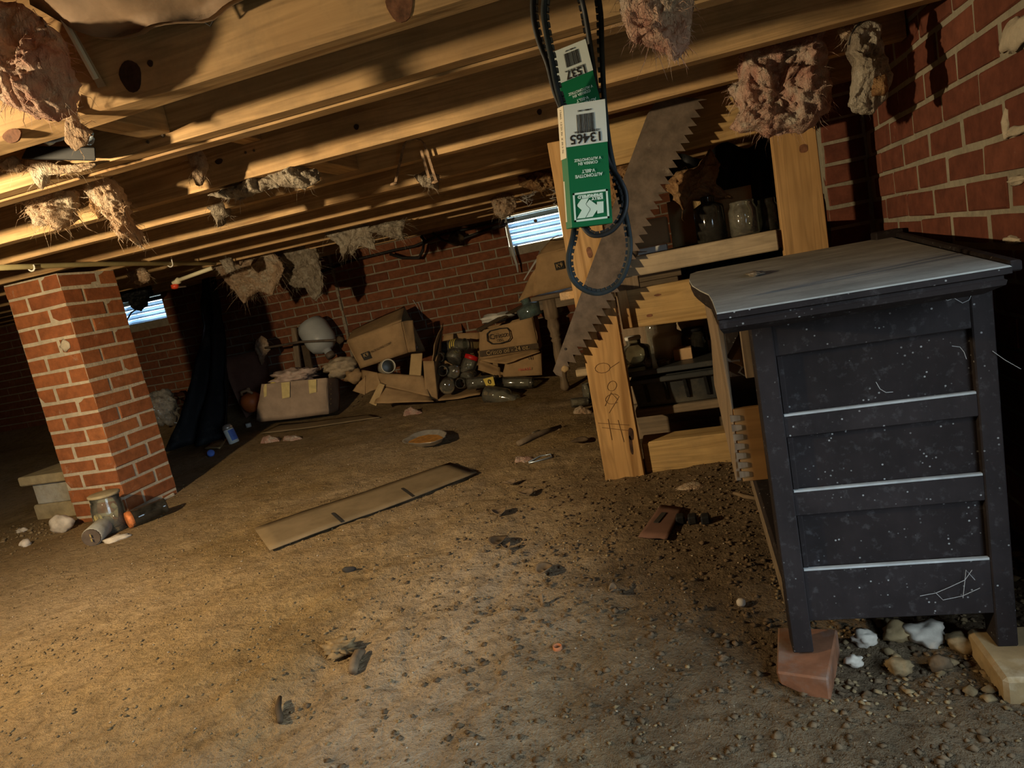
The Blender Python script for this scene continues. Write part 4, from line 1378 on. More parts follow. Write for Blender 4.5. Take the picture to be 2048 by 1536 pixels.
n = len(top_poly)
vs = []; fs = []
layers = [(top_poly, 0.0, .0012), (top_poly, -.002, 0.0), (top_poly, -.010, 0.0), (top_poly, -.012, .005), (top_poly, -.016, .005), (top_poly, -.018, .003), (top_poly, -.024, .004), (top_poly, -.034, .018)]
for pl, dz, d in layers:
    for v in ring_off(pl, d):
        vs.append((v.x, v.y, zt_ + dz))
for j in range(len(layers) - 1):
    for i in range(n):
        i2 = (i + 1) % n
        fs.append((j * n + i, j * n + i2, (j + 1) * n + i2, (j + 1) * n + i))
fs.append(tuple(range(n))); fs.append(tuple((len(layers) - 1) * n + i for i in range(n - 1, -1, -1)))
o = mesh_obj('dresser_top', vs, fs, M['dresser_top'], dresser)
bm = bmesh.new(); bm.from_mesh(o.data); bmesh.ops.recalc_face_normals(bm, faces=bm.faces); bm.to_mesh(o.data); bm.free()
o.data.materials.append(M['dresser'])
for p in o.data.polygons:
    if p.center.z < zt_ - .0045: p.material_index = 1
# dark strip standing in for the shadow gap by the wall, plus rail end
a, b = Vector((far_r.x + .010, 2.12, zt_ + .004)), Vector((near_r.x + .012, near_r.y + .02, zt_ - .004))
MB().beam(a, b, .014, .014).build('gap_shade', M['dresser'], dresser, bevel=0.002)
MB().box(far_r.x - .05, far_r.x + .02, 2.10, 2.16, zt_ - .01, zt_ + .020).build('back_rail_end', M['dresser'], dresser, bevel=0.003)
# open drawer pulled out to the left, dovetailed at its corner
zd0, zd1 = at(1482, 962, 1.16).z, at(1467, 818, 1.16).z
drw_x = at(1467, 880, 1.16).x
MB().plate([at(1432, 648, 1.16), at(1462, 645, 1.16) - Vector((.012, 0, 0)), at(1484, 962, 1.16), at(1479, 962, 1.16) - Vector((.006, 0, 0)), at(1462, 820, 1.16)], (0, .80, 0)).build('drawer_front', M['oldwood_z'], dresser, bevel=0.002)
MB().box(drw_x + .006, XL + .1, 1.155, 1.168, zd0, zd1).build('drawer_side', M['drawer_side'], dresser, bevel=0.001)
MB().box(drw_x + .006, XL + .1, 1.168, 1.95, zd0 + .01, zd0 + .018).build('drawer_bottom', M['oldwood_x'], dresser)
for k in range(7):
    z = zd0 + .008 + k * (zd1 - zd0 - .012) / 7
    xk = drw_x - .001 + (zd1 - z) * 0.02
    MB().hexa([(xk, 1.1525, z), (xk + .016, 1.1525, z + .002), (xk + .016, 1.156, z + .002), (xk, 1.156, z), (xk, 1.1525, z + .012), (xk + .016, 1.1525, z + .010), (xk + .016, 1.156, z + .010), (xk, 1.156, z + .012)]).build('dovetail', M['oldwood_z'], dresser)
MB().box(XL - .012, XL + .06, 1.155, 1.17, zd1 + .05, zt_ - .05).build('drawer_divider', M['oldwood_z'], dresser, bevel=0.001)
# dust tuft and webs on the top
o = lump('dust_tuft', zt(1508, 547, .004), (.022, .05, .005), M['wool_grey'], dresser, 5, .6, 3)
rw = random.Random(5)
for k in range(14):
    px = rw.uniform(1640, 2015)
    py = 618 - (px - 1500) * .160 + rw.uniform(-3, 6)
    a = at(px, py, YD - .035)
    b = a + Vector((rw.uniform(-.02, .02), rw.uniform(-.004, .004), rw.uniform(-.028, -.006)))
    MB().tube([a, (a + b) / 2 + Vector((rw.uniform(-.006, .006), 0, -.004)), b], [.0006, .0004, .0003], 4).build('cobweb', M['web'], dresser)
for pts in ([(1866, 568), (1878, 594), (1895, 601), (1908, 596), (1925, 606), (1938, 600), (1948, 578)], [(1752, 764), (1760, 778), (1772, 785), (1786, 784)], [(1904, 692), (1920, 694), (1928, 704), (1933, 718)],
            [(1840, 1192), (1872, 1186), (1900, 1174), (1930, 1160), (1944, 1140)], [(1872, 1186), (1886, 1200), (1925, 1192), (1960, 1176)], [(1926, 1196), (1932, 1140), (1950, 1160)], [(1985, 702), (2010, 720), (2042, 738)]):
    MB().tube([at(px, py, YD - .003) for px, py in pts], .0004, 4).build('cobweb', M['web'], dresser)
# paper bag in the drawer
pb = at(1475, 715, 1.19)
bag = thing('paper_bag', pb, 'crumpled brown paper bag in the open dresser drawer', 'bag')
mb = MB()
ax0, ax1 = at(1512, 655, 1.24), at(1472, 742, 1.20)
dirb = (ax1 - ax0)
mb.lathe([(.012, -.02), (.022, .0), (.023, dirb.length * .6), (.026, dirb.length * .95), (.025, dirb.length * .96), (.020, dirb.length * .7)], ax0, dirb, 9, True, False)
o = mb.build('bag_body', M['kraft'], bag)
for v in o.data.vertices:
    v.co += Vector((.004 * float(fbm(v.co.z * 60, v.co.y * 60, 3)), .004 * float(fbm(v.co.x * 80, v.co.z * 60, 4)), 0))
MB().tube([at(px, py, 1.185) for px, py in ((1449, 716), (1462, 722), (1478, 720), (1484, 735), (1478, 744), (1490, 752))], [.003, .002, .0025, .002, .003, .001], 5).build('bag_rim', M['paper'], bag)

# ---- what the dresser stands on
q = on_ground(1620, 1330)
pts = [(1547, 1306), (1655, 1350), (1676, 1300)]
a, b, c = at(1547, 1309, 1.06), at(1655, 1352, 1.03), at(1680, 1300, 1.17)
zl = zleg - .0005
w = MB()
w.add([(a.x, a.y, zl - .006), (b.x, b.y, zl), (c.x, c.y, zl), (a.x + .02, 1.19, zl - .004), (a.x + .004, a.y, zl - .03), (b.x, b.y, zl - .052), (c.x, c.y, zl - .052), (a.x + .02, 1.19, zl - .03)],
      [(0, 1, 2, 3), (7, 6, 5, 4), (0, 4, 5, 1), (1, 5, 6, 2), (2, 6, 7, 3), (3, 7, 4, 0)])
tag(w.build('wooden_wedge', M['wedge'], None, bevel=0.003), 'reddish wooden wedge under the near left leg of the dresser', 'wedge')
zq = at(2037, 1293, YD).z
o = MB().box(.36, .60, 1.02, 1.16, zq - .058, zq - .0005).build('firebrick', M['firebrick'], None, bevel=0.006)
tag(o, 'chipped tan brick under the near right leg of the dresser', 'brick')
tag(MB().box(.08, .17, 2.02, 2.13, -.06, -.031).build('firebrick', M['firebrick'], None, bevel=0.006), 'tan brick under the far left leg of the dresser', 'brick')
tag(MB().box(.34, .43, 2.02, 2.13, -.06, -.031).build('firebrick', M['firebrick'], None, bevel=0.006), 'tan brick under the far right leg of the dresser', 'brick')
# ================================================================== things hanging from the joists
def tuft(poly, Y, T, mat, label, seed, strands=200, slen=.03, **kw):
    o = fluff('insulation_tuft', poly, Y, T, M[mat], None, seed, strands, slen, **kw)
    return tag(o, label, 'insulation')


tuft([(-60, -10), (40, 15), (100, 55), (135, 110), (140, 170), (138, 215), (118, 240), (80, 238), (40, 222), (0, 200), (-60, 190)], .90, .035, 'wool_pink', 'big pink wad of insulation in the top left corner before the joist', 1, 400, .018)
# paper-faced batt sagging above the first joist
vs = []; fs = []
NX, NZ = 30, 8
low = [(60, 10), (110, 40), (160, 64), (200, 78), (235, 70), (280, 60), (340, 50), (400, 34), (450, 12), (520, -16), (640, -60)]


def lowz(x):
    for (x0, y0), (x1, y1) in zip(low[:-1], low[1:]):
        if x0 <= x <= x1: return y0 + (y1 - y0) * (x - x0) / (x1 - x0)
    return low[-1][1]


for layer in (0, 1):
    for j in range(NZ + 1):
        for i in range(NX + 1):
            px = 60 + 580 * i / NX
            p = at(px, lowz(px) - j * 26, .925 - .012 * j)
            p.y += .010 * math.sin(i * .8 + j) - (.025 * math.sin(math.pi * min(1, j / NZ * 1.2))) + (.012 if layer else 0)
            p.z += .004 * float(fbm(i * .4, j * .5, 4))
            vs.append(p)
mL = (NX + 1) * (NZ + 1)
for j in range(NZ):
    for i in range(NX):
        a = j * (NX + 1) + i
        q = (a, a + 1, a + NX + 2, a + NX + 1)
        fs += [q, tuple(k + mL for k in q[::-1])]
for i in range(NX): fs.append((i, i + 1, i + 1 + mL, i + mL))
for j in range(NZ): fs.append((j * (NX + 1), (j + 1) * (NX + 1), (j + 1) * (NX + 1) + mL, j * (NX + 1) + mL))
o = mesh_obj('insulation_batt', vs, fs, M['kraft_batt'], None, True)
tag(o, 'smooth paper-faced insulation batt sagging across the top of the nearest joist', 'insulation')
# support rod, bent wires
rod = thing('support_rod', at(160, 100, .93), 'thin pale rod slanting down in front of the nearest joist at upper left', 'rod')
MB().beam(at(112, 12, .92), at(192, 158, .955), .006, .006).build('rod_shaft', M['cream'], rod)  # pale colour paints the lit edge of the rod
MB().hexa([at(118, 20, .93), at(126, 20, .93), at(212, 172, .962), at(196, 176, .962), at(118, 20, .935), at(126, 20, .935), at(212, 172, .966), at(196, 176, .966)]).build('rod_shade', M['kraft_grey'], rod)  # grey strip paints the shadowed body beside the lit edge
tag(MB().tube([at(362, 16, .94), at(421, 52, .95), at(436, 20, .945)], .0012, 6).build('bent_wire', M['cable'], None), 'bent black wire with a sharp corner hanging at the top left', 'wire')
# debris and foil between first and second joists
tuft([(140, 195), (150, 220), (160, 245), (185, 262), (172, 290), (150, 300), (130, 280), (132, 235)], .958, .010, 'wool_tan', 'small pale curl of insulation standing on the nearest joist edge', 2, 40, .02, hang=False)
for k, (c, m, lab) in enumerate((([(10, 262), (60, 250), (92, 282), (30, 285)], 'film', 'scrap of clear plastic film below the pink wad at upper left'),
                                 ([(70, 265), (128, 222), (148, 262), (100, 292)], 'galv', 'crumpled shiny foil strip behind the nearest joist at upper left'),
                                 ([(150, 268), (185, 262), (186, 292), (140, 280)], 'galv', 'small shiny foil scrap beside the black strip between joists'))):
    pts = [at(px, py, 1.06 + .01 * k) for px, py in c]
    o = grid_panel('foil_scrap' if m == 'galv' else 'film_scrap', pts, M[m], None, .001, 8, .035, 20 + k)
    tag(o, lab, 'scrap')
tag(MB().hexa([at(42, 318, 1.12), at(192, 322, 1.12), at(192, 322, 1.19), at(42, 318, 1.19), at(55, 292, 1.12), at(190, 294, 1.12), at(190, 294, 1.19), at(55, 292, 1.19)]).build('black_strip', M['black_plastic'], None, bevel=.002),
    'short black strip lying across the second joist at upper left', 'strip')
tuft([(20, 318), (70, 322), (150, 330), (190, 330), (160, 342), (95, 348), (85, 380), (70, 365), (60, 345), (20, 340)], 1.19, .012, 'wool_tan', 'thin tan insulation shreds on the face of the second joist', 3, 120, .02)
tuft([(0, 322), (30, 312), (44, 330), (38, 345), (10, 342)], 1.17, .015, 'wool_tan', 'small curled tuft at the left picture edge above the second joist', 31, 60, .02)
tuft([(62, 375), (80, 385), (150, 380), (148, 410), (145, 440), (128, 455), (118, 462), (105, 445), (85, 450), (68, 448), (58, 425), (66, 400)], 1.42, .04, 'wool_tan', 'wide pale tuft of insulation hanging left, above the brick pier', 4, 260, .03)
tuft([(172, 372), (200, 350), (232, 362), (246, 400), (252, 430), (262, 455), (285, 495), (278, 490), (255, 468), (246, 478), (232, 462), (222, 440), (206, 425), (208, 400), (190, 402), (182, 385)], 1.40, .03, 'wool_tan', 'long pale tuft with a trailing tail hanging right of the wide pale tuft', 5, 260, .025)
tuft([(185, 392), (210, 392), (212, 418), (200, 438), (186, 420)], 1.46, .02, 'wool_brown', 'small brown tuft tucked behind the long pale tuft', 32, 60, .02)
tuft([(375, 305), (400, 296), (415, 330), (404, 372), (392, 368), (385, 340)], 1.56, .015, 'wool_tan', 'small hanging shred below the doubled joist, left of the blocking', 6, 60, .02)
for k, (pp, lab) in enumerate((([(415, 390), (470, 372), (520, 352), (552, 355), (560, 372), (520, 385), (470, 398)], 'dusty insulation shreds along the third joist, left part'),
                               ([(530, 345), (580, 330), (632, 338), (640, 360), (608, 378), (560, 372)], 'grey insulation lump along the third joist beside the blocking'),
                               ([(418, 412), (455, 402), (460, 430), (440, 440), (437, 455), (430, 438)], 'tiny pale shred hanging below the fourth joist'),
                               ([(828, 352), (858, 340), (878, 352), (876, 380), (862, 376), (845, 372)], 'dusty tuft beside the rusty U strap'))):
    tuft(pp, (1.69, 1.685, 1.99, 2.02)[k], .03, 'wool_grey', lab, 50 + k, 90, .02)
tuft([(1238, -40), (1390, -40), (1388, 20), (1380, 60), (1378, 85), (1362, 110), (1350, 122), (1332, 108), (1310, 98), (1290, 92), (1278, 72), (1270, 88), (1260, 70), (1246, 40)], 1.035, .03, 'wool_pink', 'peach tuft of insulation hanging at the top edge right of the V-belts', 7, 420, .02)
tuft([(1480, 105), (1530, 95), (1590, 78), (1645, 62), (1652, 110), (1658, 150), (1664, 185), (1660, 225), (1640, 235), (1630, 255), (1600, 268), (1570, 262), (1535, 275), (1510, 262), (1480, 268), (1462, 255), (1480, 225), (1468, 195), (1455, 178), (1478, 165), (1482, 140)], 1.86, .06, 'wool_pink', 'large pink mass of insulation hanging over the right bench post', 8, 700, .022)
gg = thing('hanging_bag', at(1740, 60, 1.72), 'grimy translucent bag of brown fluff hanging on a cord by the right wall', 'bag')
fluff('bag_body', [(1712, 50), (1735, 42), (1760, 50), (1766, 90), (1775, 125), (1784, 150), (1772, 200), (1745, 228), (1722, 228), (1696, 212), (1702, 170), (1705, 130), (1692, 108), (1700, 75)], 1.72, .035, M['wool_grey'], gg, 9, 30, .015)
fluff('bag_filling', [(1742, 150), (1772, 148), (1776, 180), (1768, 192), (1744, 192)], 1.687, .012, M['wool_brown'], gg, 10, 20, .01)
MB().tube([at(px, py, 1.71) for px, py in ((1756, -8), (1742, 22), (1722, 42), (1706, 62), (1698, 90))], .0022, 6).build('cord', M['cable'], gg)
tuft([(1675, 60), (1705, 52), (1716, 62), (1704, 80), (1684, 78)], 1.80, .02, 'wool_tan', 'small tan tuft above the hanging bag near the right wall', 11, 60, .02)
# far tufts
tuft([(430, 530), (455, 520), (500, 512), (545, 505), (565, 525), (560, 560), (545, 590), (520, 580), (500, 590), (488, 606), (470, 580), (450, 560)], 3.75, .07, 'wool_tan', 'big orange-tan tuft hanging from the far joists right of the vent', 12, 420, .07)
tuft([(545, 500), (570, 488), (610, 485), (630, 490), (640, 530), (645, 560), (642, 590), (630, 602), (618, 575), (590, 575), (562, 560), (560, 530)], 3.95, .06, 'wool_grey', 'grey drooping tuft hanging beside the big orange-tan tuft at the far joists', 13, 360, .07)
for k, (pp, lab) in enumerate((([(635, 455), (690, 440), (735, 452), (745, 470), (752, 500), (742, 498), (735, 480), (715, 492), (705, 512), (696, 495), (688, 520), (678, 490), (662, 478)], 'ragged pale shreds hanging from the far joists left of the cable loops'),
                               ([(730, 460), (770, 445), (812, 440), (805, 462), (808, 478), (790, 478), (765, 470)], 'pale torn flap of insulation under the far joists beside the cable loops'))):
    tuft(pp, 3.44, .035, 'wool_grey', lab, 60 + k, 220, .05)
tuft([(982, 400), (1005, 386), (1028, 390), (1034, 412), (1024, 428), (1005, 438), (990, 428)], 3.6, .05, 'wool_tan', 'round tan tuft hanging just left of the bright vent in the far wall', 14, 140, .04)
tuft([(1035, 352), (1075, 342), (1108, 345), (1108, 372), (1085, 385), (1058, 378), (1040, 370)], 3.2, .05, 'wool_brown', 'brown tuft between the joists above the bright vent', 15, 140, .04)
tuft([(258, 545), (285, 535), (300, 548), (296, 562), (280, 570), (264, 562)], 2.9, .04, 'wool_tan', 'small tan tuft beside the top of the brick pier', 16, 100, .03)
tuft([(440, 520), (462, 515), (470, 540), (455, 548)], 3.3, .03, 'wool_grey', 'small grey tuft behind the right pipe hook', 17, 60, .03)

# rusty U strap on the fourth joist
us = thing('strap_hanger', at(830, 290, 1.96), 'rusty perforated U strap hanging below the joists near the middle', 'strap')
for a, b in (((808, 290), (790, 368)), ((848, 286), (872, 362)), ((842, 300), (858, 356))):
    MB().beam(at(*a, 1.95), at(*b, 1.95), .008, .0015, (0, 1, 0)).build('strap_leg', M['strap'], us)
MB().tube([at(px, py, 1.95) for px, py in ((808, 290), (814, 281), (830, 278), (842, 281), (848, 287))], .003, 6).build('strap_bend', M['strap'], us)
lump('rust_lump', at(787, 368, 1.95), (.012, .006, .005), M['strap'], us, 2, .4, 2)
lump('rust_lump', at(870, 364, 1.95), (.012, .006, .005), M['strap'], us, 3, .4, 2)

# ---- pipe on hooks
pz = lambda px, py, Y: at(px, py, Y)
pipe = thing('water_pipe', pz(200, 530, 2.2), 'long cream water pipe running on white hooks above the brick pier', 'pipe')
zp = ZJ - .013
MB().tube([atz(-60, 538, zp), atz(60, 533, zp), atz(200, 528, zp), atz(330, 527, zp), atz(420, 527, zp), atz(430, 527, zp)], .0105, 10).build('pipe_run', M['pipe'], pipe, True)
br = thing('branch_pipe', pz(380, 555, 3.1), 'short pale pipe with a red valve handle below the long pipe', 'pipe')
MB().tube([pz(424, 536, 3.2), pz(350, 563, 3.2)], .011, 10).build('pipe_run', M['pipe_pale'], br, True)
MB().lathe([(.014, -.02), (.018, -.015), (.018, .02), (.014, .025)], pz(352, 563, 3.2), pz(424, 536, 3.2) - pz(350, 563, 3.2), 12, True, True).build('pipe_fitting', M['pipe_pale'], br, True)
MB().lathe([(.012, 0), (.022, .004), (.022, .022), (.010, .028)], pz(349, 568, 3.2), (0, 0, -1), 10, True, True).build('valve_handle', M['valve_red'], br, True)
MB().tube([pz(352, 575, 3.2), pz(372, 573, 3.2)], .004, 6).build('valve_stem', M['steel_rust'], br)
for k, (px, py, Y) in enumerate(((62, 533, 2.06), (340, 527, 2.53), (450, 526, 2.98))):
    c = atz(px, py, zp)
    pts = [c + Vector((.016, 0, .075)), c + Vector((.016, 0, .02))]
    for i in range(9):
        a = math.radians(20 - i * 25)
        pts.append(c + Vector((.016 * math.cos(a), 0, .016 * math.sin(a) - .001)))
    if k == 0: pts = pts[2:]
    o = MB().tube(pts, .0032, 8).build('pipe_hook', M['hook'], None, True)
    tag(o, ('white plastic hook on the long pipe at the left picture edge', 'white plastic hook on the long pipe above the far vent', 'white plastic hook at the end of the long pipe beside the big tuft')[k], 'hook', 'pipe hooks')
# ---- dark torn duct wrap above the left vent, shadow drape, cables
o = fluff('duct_wrap', [(238, 582), (250, 570), (272, 568), (285, 545), (300, 552), (300, 585), (290, 600), (286, 618), (276, 622), (266, 610), (262, 602), (246, 604)], 4.3, .08, M['black_plastic'], None, 21, 10, .04, hang=True, rough=.2, wide=.004)
tag(o, 'black torn plastic wrap hanging before the vent beside the pier', 'wrap')
tag(MB().tube([pz(px, py, 4.4) for px, py in ((284, 606), (276, 616), (262, 626), (254, 640))], .006, 6).build('loose_cable', M['cable']), 'black cable end curling across the vent beside the pier', 'cable')
vs = []; fs = []
NX, NZ = 20, 24
for j in range(NZ + 1):
    v = j / NZ
    for i in range(NX + 1):
        u = i / NX
        top_l, top_r = pz(398, 560, 4.35), pz(428, 552, 4.35)
        bot_l, bot_r = pz(345, 842, 3.95), pz(478, 842, 3.95)
        s = v ** 1.7
        p = (top_l * (1 - s) + bot_l * s) * (1 - u) + (top_r * (1 - s) + bot_r * s) * u
        p.z = top_l.z * (1 - v) + (-0.01) * v
        p.y += .05 * math.sin(u * 14 + v * 3) * (.3 + v) + .05 * float(fbm(u * 4, v * 6, 9, 3)) - .12 * v
        if p.y > 4.66: p.y = 4.66
        vs.append(p)
for j in range(NZ):
    for i in range(NX):
        a = j * (NX + 1) + i
        fs.append((a, a + 1, a + NX + 2, a + NX + 1))
o = mesh_obj('shadow_drape', vs, fs, M['black_plastic'], None, True)  # dark sheet put in place of the pier's shadow on wall and ground
md = o.modifiers.new('thick', 'SOLIDIFY'); md.thickness = .003
tag(o, 'dark sheet standing in for the pier shadow between the pier and the taped box', 'sheet')
for k, (pts, r, lab) in enumerate((([(640, 545), (700, 522), (790, 500), (830, 492), (880, 470), (960, 452), (1010, 440)], .010, 'thick black cable slung along the far wall under the joists'),
                                   ([(780, 508), (805, 516), (838, 516), (846, 500), (848, 480), (842, 472)], .012, 'black cable loop drooping on the far wall, lower left loop'),
                                   ([(865, 466), (885, 480), (905, 487), (930, 476), (965, 463), (1010, 447)], .010, 'black cable sagging beside the vent in the far wall'))):
    tag(MB().tube([pz(px, py, 4.66 - .02 * k) for px, py in pts], r, 6).build('cable', M['cable'], None, True), lab, 'cable')
o = lump('wasp_nest', pz(912, 478, 4.62), (.05, .04, .05), M['ink_brown'], None, 7, .4, 3)
tag(o, 'dark round clump on the sagging cable near the far wall top', 'clump')
# cobwebs at the vent
rw = random.Random(9)
web = thing('cobweb', pz(1070, 400, 3.4), 'tangled cobweb strung above the bright vent behind the post', 'cobweb')
for k in range(26):
    x, y = rw.uniform(1030, 1112), rw.uniform(368, 412)
    pts = [pz(x, y, 3.4)]
    for i in range(3):
        x += rw.uniform(-22, 22); y += rw.uniform(-12, 12)
        pts.append(pz(x, y, 3.4 + rw.uniform(-.05, .05)))
    MB().tube(pts, .0014, 4).build('web_strand', M['web'], web)
o = MB().tube([pz(px, py, 4.2) for px, py in ((1048, 560), (1070, 525), (1088, 500), (1100, 480), (1118, 470))], [.004, .007, .006, .004, .002], 5).build('web_rope', M['web'], None)
tag(o, 'thick slanting rope of cobweb in front of the bright vent', 'cobweb')
o = MB().tube([pz(px, py, 4.66) for px, py in ((1010, 432), (1018, 470), (1026, 505), (1034, 530), (1036, 545))], [.008, .012, .012, .009, .004], 6).build('tape_strip', M['white_pl'], None)
tag(o, 'pale strip hanging down along the left edge of the bright vent', 'strip')
for k, pts in enumerate(([(826, 600), (834, 612), (840, 628), (846, 640)], [(836, 604), (842, 618), (846, 640)])):
    tag(MB().tube([pz(px, py, 4.722) for px, py in pts], [.003, .002, .003, .006], 5).build('web_strand', M['web'], None), ('left wisp of cobweb on the far wall above the jar box', 'right wisp of cobweb on the far wall above the jar box')[k], 'cobweb')

# ================================================================== the heap along the far wall
def P4(px, py, Y): return at(px, py, Y)


def cartonQ(name, quads, mat, label, thick=.005, loc=None):
    """crushed carton made of panels; each quad is four (px, py, Y) corners"""
    t = thing(name, P4(*quads[0][1][0]) if loc is None else loc, label, 'box')
    for k, (pn, q) in enumerate(quads):
        grid_panel(pn, [P4(*c) for c in q], M[mat], t, thick, 8, .012, len(label) + k)
    return t


# taped box
tb = cartonQ('taped_box', [('front_panel', [(512, 845, 4.0), (656, 828, 4.05), (652, 756, 4.0), (524, 768, 3.96)]),
                           ('side_panel', [(656, 828, 4.05), (678, 820, 4.36), (677, 757, 4.34), (652, 756, 4.0)]),
                           ('side_panel', [(512, 845, 4.0), (534, 838, 4.3), (540, 765, 4.26), (524, 768, 3.96)]),
                           ('back_panel', [(534, 838, 4.3), (678, 820, 4.36), (677, 757, 4.34), (540, 765, 4.26)])], 'card_pale', 'pale cardboard box with three strips of yellow tape along its top edge')
for k, (x, w, h) in enumerate(((530, 7, 26), (566, 17, 32), (620, 16, 27))):
    y = 768 - (x - 524) * .094
    c = [(x, y, 3.975 + (x - 524) * .0003), (x + w, y - w * .09, 3.975 + (x - 524) * .0003), (x + w, y + h - 3, 3.99 + (x - 524) * .0003), (x + 2, y + h, 3.99 + (x - 524) * .0003)]
    off = Vector((0, -.022, 0))
    MB().plate([P4(*q) + off for q in c], (0, .0015, 0)).build('tape_strip', M['tape'], tb)
for k in range(5):
    p = P4(662, 768 + k * 10, 4.0)
    lump('puncture', p, (.006, .004, .007), M['ink_brown'], tb, k, .3, 1)
o = lump('cloth_bundle', P4(588, 752, 4.13), (.16, .12, .055), M['bag'], None, 3, .5, 4, 2.6)
tag(o, 'crumpled pinkish bundle of cloth lying on top of the taped box', 'cloth')
o = lump('yellow_packet', P4(552, 762, 4.06), (.05, .04, .02), M['yellow'], None, 5, .3, 3)
tag(o, 'small yellowish packet at the left end of the cloth bundle', 'packet')
# orange can, dark board
oc = thing('orange_jug', P4(502, 803, 4.12), 'round orange jug with tan top beside the left end of the taped box', 'jug')
c = P4(503, 803, 4.12)
MB().lathe([(.02, -.072), (.055, -.062), (.072, -.03), (.075, 0), (.070, .03), (.05, .055), (.02, .064)], c, (0, -.25, 1), 20, True, True).build('jug_body', M['orange'], oc, True)
MB().tube([c + Vector((-.04, -.03, .06)), c + Vector((-.03, -.04, .085)), c + Vector((.02, -.04, .088)), c + Vector((.05, -.03, .06))], .010, 8).build('jug_handle', M['kraft'], oc, True)
MB().lathe([(.014, 0), (.014, .03), (.009, .04)], c + Vector((0, 0, .062)), (0, 0, 1), 10, True, True).build('jug_spout', M['kraft'], oc, True)
o = grid_panel('dark_board', [P4(492, 836, 4.15), P4(545, 800, 4.5), P4(532, 698, 4.55), P4(440, 718, 4.2)], M['card_dark'], None, .006, 8, .02, 8)
tag(o, 'large dark brown card leaning behind the orange jug', 'cardboard')
o = lump('film_bag', P4(322, 815, 4.25), (.13, .10, .13), M['film'], None, 6, .5, 4, 2.4)
tag(o, 'grey translucent plastic bag on the dirt behind the brick pier', 'bag')
# brown paper sack between the boxes
o = lump('paper_sack', P4(682, 735, 4.3), (.12, .11, .07), M['kraft_grey'], None, 9, .5, 4, 1.7)
tag(o, 'crumpled brown paper sack between the taped box and the tilted printed carton', 'sack')
o = lump('paper_sack', P4(708, 752, 4.25), (.07, .06, .05), M['card'], None, 12, .5, 3, 2)
tag(o, 'small torn piece of brown paper below the crumpled sack', 'paper')
# tilted carton with the K9 mark
k9 = cartonQ('printed_carton', [('front_panel', [(722, 736, 4.22), (816, 705, 4.22), (803, 643, 4.18), (694, 682, 4.18)]),
                                ('top_panel', [(694, 682, 4.18), (803, 643, 4.18), (809, 612, 4.52), (706, 660, 4.52)]),
                                ('bottom_panel', [(722, 736, 4.22), (816, 705, 4.22), (851, 702, 4.50), (745, 730, 4.50)]),
                                ('back_panel', [(706, 660, 4.52), (809, 612, 4.52), (851, 702, 4.52), (745, 730, 4.52)]),
                                ('end_panel', [(722, 736, 4.22), (745, 730, 4.50), (706, 660, 4.52), (694, 682, 4.18)]),
                                ('end_flap', [(816, 705, 4.22), (832, 702, 4.24), (826, 640, 4.26), (803, 643, 4.18)])], 'card', 'tilted brown carton with a small dark square mark lying open to the right')


def mark_on(parent, body, c00, c10, c01, Y, size, mat='ink_brown', off=-.012, name='printed_mark', sx=1.0):
    a, b, c = P4(*c00, Y), P4(*c10, Y), P4(*c01, Y)
    return text(name, body, size, frame(a + Vector((0, off, 0)), b - a, c - a), M[mat], parent, sx=sx, ext=.0006)


MB().plate([P4(*q, 4.19) for q in ((721, 708), (737, 702), (743, 716), (728, 721))], (0, .002, 0)).build('print_square', M['ink'], k9)
mark_on(k9, 'K9', (732, 710), (748, 704), (728, 698), 4.186, .036, 'card_tan', -.002)
mark_on(k9, 'PACKAGING CORP.', (762, 695), (790, 682), (758, 684), 4.186, .020, 'ink_brown', -.004)
o = grid_panel('film_liner', [P4(808, 700, 4.26), P4(834, 700, 4.45), P4(822, 640, 4.5), P4(803, 645, 4.3)], M['film'], None, .001, 8, .04, 5)
tag(o, 'grey plastic liner poking out of the open end of the tilted carton', 'liner')
# white jug, stake and rod behind
j = thing('white_jug', P4(632, 672, 4.5), 'grey-white plastic jug lying high against the far wall above the taped box', 'jug')
ax = (P4(658, 700, 4.45) - P4(622, 645, 4.5)).normalized()
MB().lathe([(.05, -.02), (.10, .0), (.115, .04), (.115, .16), (.10, .21), (.05, .245), (.030, .25), (.030, .28)], P4(620, 648, 4.54), ax, 22, True, True).build('jug_body', M['white_pl'], j, True)
MB().lathe([(.034, .275), (.036, .28), (.036, .31), (.03, .315)], P4(620, 648, 4.54), ax, 14, True, True).build('jug_cap', M['steel_rust'], j, True)
tag(MB().beam(P4(588, 655, 4.6), P4(604, 800, 4.6), .045, .02, (0, 1, 0)).build('wooden_stake', M['oldwood_z'], None, bevel=.002), 'upright wooden stake against the far wall left of the white jug', 'stake')
tag(MB().tube([P4(530, 696, 4.38), P4(600, 684, 4.38), P4(672, 680, 4.36)], .009, 8).build('metal_rod', M['steel_rust'], None, True), 'thin metal rod crossing in front of the white jug', 'rod')
rh = P4(680, 680, 4.35)
tag(lump('tap_handle', rh, (.03, .02, .03), M['ink_brown'], None, 3, .4, 2), 'dark tap handle at the right end of the metal rod', 'handle')
tuft([(512, 682), (522, 672), (534, 680), (540, 700), (530, 712), (524, 730), (518, 712), (512, 702)], 4.42, .03, 'wool_tan', 'tan tuft caught on the left end of the metal rod', 18, 60, .03)
tag(MB().beam(P4(610, 690, 4.64), P4(622, 752, 4.6), .06, .015, (0, 1, 0)).build('dark_plank', M['ink_brown'], None), 'dark plank leaning on the far wall below the white jug', 'plank')

